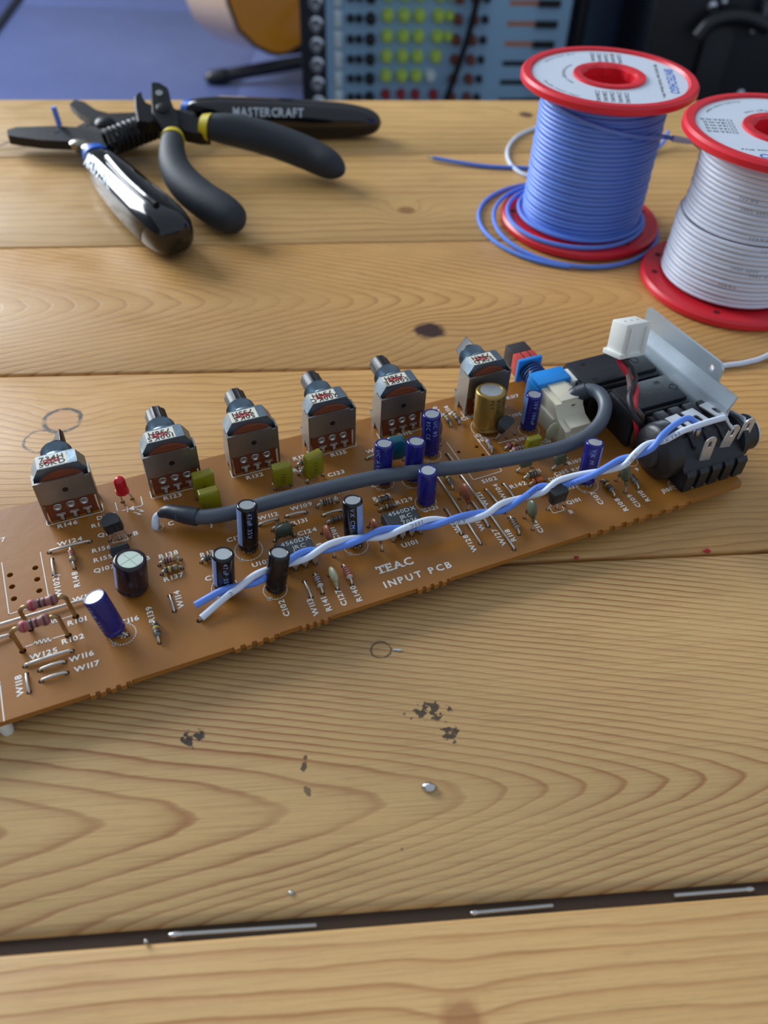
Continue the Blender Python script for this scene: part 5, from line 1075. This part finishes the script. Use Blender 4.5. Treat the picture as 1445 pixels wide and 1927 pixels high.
st = B(293, 992); g = G(); g.tube(spline([tuple(B(304, 966, 3.0)), tuple(B(294, 974, 2.0)), (st.x, st.y, .4), (st.x, st.y, -1.5)], 5), .95, 12); g.obj('inner_core', WHITEW, cable); hole((st.x, st.y), 1.05); stroke(SK, ring_pts((st.x + .6, st.y - .1), 1.35, 18), .2); lab('C', 317, 990); lab('J', 395, 991)
# ---- twisted blue and white leads ------------------------------------------------------------------------------
TW = [(1248, 824, 17.8, .95), (1205, 850, 15.4, .45), (1162, 874, 12.0, 0.0), (1110, 893, 9.4, -.3), (1058, 908, 7.4, -.5), (1008, 925, 5.6, -1.0), (945, 954, 5.2, -1.5), (880, 974, 5.2, -2.0), (796, 986, 5.4, -2.5), (719, 1004, 5.4, -3.0), (634, 1025, 5.2, -3.5), (560, 1050, 5.4, -4.0), (486, 1087, 4.4, -4.5), (420, 1118, 2.8, -4.92)]
kn = []
for px, py, w, ph in TW: p = B(px, py, w); kn.append((p.x, p.y, w, ph))
cen = spline(kn, 10); bl, wl = [], []; RT = .92
for i, (u, v, w, ph) in enumerate(cen):
    a = cen[max(i - 1, 0)]; b = cen[min(i + 1, len(cen) - 1)]; d = Vector((b[0] - a[0], b[1] - a[1], b[2] - a[2])).normalized()
    s_ = Vector((0, 0, 1)).cross(d).normalized(); up = d.cross(s_).normalized()
    # blue lies on the upper/back side at whole turns
    n1 = (up * .8 + s_ * -.6 if s_.y < 0 else up * .8 + s_ * .6).normalized(); n2 = d.cross(n1)
    q = n1 * math.cos(2 * math.pi * ph) + n2 * math.sin(2 * math.pi * ph); c = Vector((u, v, w)); bl.append(tuple(c + q * RT)); wl.append(tuple(c - q * RT))
L1 = Vector((116.9, 6.9, 13.6)); L3 = Vector((126.9, 7.0, 13.6))
def bpt(px, py, w): p = B(px, py, w); return (p.x, p.y, w)
blue_pre = [tuple(bpt(1313, 811, 15.8)), bpt(1310, 797, 17.4), bpt(1294, 787, 18.4), bpt(1270, 799, 18.6)]
white_pre = [bpt(1362, 786, 17.6), bpt(1340, 792, 18.0), bpt(1312, 801, 18.4), bpt(1282, 812, 18.4)]
be = bpt(367, 1139, 2.0); we = bpt(379, 1163, .9)
bpath = spline(blue_pre + bl[::6] + [bl[-1], be], 6); wpath = spline(white_pre + wl[::6] + [wl[-1], we], 6)
BL = G().tube(bpath, .86, 10).obj('blue_lead', BLUEW, pcb); WL = G().tube(wpath, .86, 10).obj('white_lead', WHITEW, pcb)
G().tube([we, bpt(376, 1168, -.2), bpt(375, 1169, -2.0)], .45, 8).obj('stripped_end', TIN, WL); hole(B(375, 1168), .7)
l1 = Vector(bpt(1313, 811, 15.8)); g = G(); g.tube([l1 + Vector((0, 0, .8)), l1, l1 + Vector((.1, .2, -1.2)), l1 + Vector((.1, .3, -2.6))], [.75, .9, 1.0, .5], 10); g.obj('solder_joint', SOLDER, BL)
l3 = Vector(bpt(1362, 786, 17.6)); l3b = Vector(bpt(1378, 808, 15.6)); g = G(); g.tube([l3 - Vector((.6, 0, 0)), l3 + Vector((.5, -.2, -.3)), l3.lerp(l3b, .5), l3b], [.85, .8, .55, .9], 10); g.obj('solder_joint', SOLDER, WL)
def wrapped(pathpts, s, i0, h, up, m, par, gap=.45):          # small print along an insulated lead
    g = G(); P = [Vector(p) for p in pathpts]; x0 = 0; L_ = [0]
    for a, b in zip(P, P[1:]): L_.append(L_[-1] + (b - a).length)
    def fn(x, y):
        t = i0 + x; k = max(j for j in range(len(L_)) if L_[j] <= t); k = min(k, len(P) - 2); d = (P[k + 1] - P[k]).normalized(); p = P[k] + d * (t - L_[k]); sd = d.cross(Vector(up)).normalized(); n = sd.cross(d).normalized()
        a = (y - h / 2) / .86; return tuple(p + n * .9 * math.cos(a) - sd * .9 * math.sin(a))
    text(g, s, h, fn, 0, gap); g.obj('insulation_print', m, par, flip=False)
up_ = (-.15, -.75, .65)
mat_bp = mat('blue_wire_print', (52, 76, 150), .6)
LB = sum((Vector(b) - Vector(a)).length for a, b in zip(bpath, bpath[1:]))
for s, f in (('200C', .36), ('VW-1', .28), ('3002', .60), ('600V', .86)): wrapped(bpath, s, LB * f, .9, up_, mat_bp, BL)
for s, f in (('24AWG', .11), ('VW-1', .20), ('AWG 24', .545), ('200C', .625), ('C', .97)): wrapped(wpath, s, LB * f, .9, up_, WPR, WL)
# ---- the laminate itself: outline with broken-off tabs, drilled holes ---------------------------------------------
def laminate():
    u0, u1, v1 = -112.0, 130.5, 64.0; top = []
    def tabs(ua, ub): 
        n = 4; p = (ub - ua) / n; out = [(ua, 0)]
        for k in range(n): out += [(ua + k * p, -.75), (ua + k * p + p * .5, -.75), (ua + k * p + p * .55, -.1), (ua + k * p + p * .95, -.1)]
        return out + [(ub, -.75), (ub + .3, 0)]
    out = [(u0, 0)]
    for a, b in ((169, 246), (440, 525), (567, 622), (785, 846), (1110, 1200), (1200, 1300)): 
        def uu(px): 
            lo, hi = -110., 130.
            for _ in range(40):
                md = (lo + hi) / 2; q = OB + UX * md; yy = q.y * cp - (q.z - CH) * sp; up2 = q.y * sp + (q.z - CH) * cp; a2, b2 = q.x / yy, up2 / yy; X = W / 2 + FPX * (cr * a2 + sr * b2)
                if X < px: lo = md
                else: hi = md
            return lo
        out += tabs(uu(a), uu(b))
    out += [(u1 - .8, 0), (u1, .8), (u1, 30), (122, 30), (122, v1 - .5), (121.5, v1), (u0, v1)]
    hs = []; 
    for h in HOLES:
        if all((h[0] - k[0]) ** 2 + (h[1] - k[1]) ** 2 > (h[2] + k[2] + .12) ** 2 for k in hs) and u0 + 2 < h[0] < u1 - 2 and 1.5 < h[1] < v1 - 1.5 and not (h[0] > 119 and h[1] > 27): hs.append(h)
    loops = [[Vector((x, y, 0)) for x, y in out]]; pts = list(out); rng = [(0, len(out))]
    for x, y, r in hs:
        lp = [(x + r * math.cos(2 * math.pi * k / 10), y + r * math.sin(2 * math.pi * k / 10)) for k in range(10)]; rng.append((len(pts), 10)); pts += lp; loops.append([Vector((*p, 0)) for p in lp])
    tr = tessellate_polygon(loops); m = len(pts); g = G()
    g.add([(x, y, 0) for x, y in pts] + [(x, y, -1.6) for x, y in pts], [tuple(t) for t in tr] + [tuple(i + m for i in t)[::-1] for t in tr])
    for st, ln in rng:
        for k in range(ln): a, b = st + k, st + (k + 1) % ln; g.f.append((a, b, b + m, a + m)); g.m.append(0)
    g.obj('board_laminate', PCBM, pcb, ang=20)
laminate()
SK.obj('silkscreen_print', SILK, pcb, flip=False)
for u, v in ((-105, 5), (-105, 58), (-66.5, -.2), (0, 60), (0, 6), (60, 6), (118, 26), (118, 5)):  # solder tails and standoffs underneath carry the board
    g = G(); g.lathe([(1.3, -ZB + .02), (1.5, -4.6), (1.5, -1.6)], 12, lambda p: (p[0] + u, p[1] + v + 1.6, p[2])); g.obj('standoff', WHITEP, pcb)
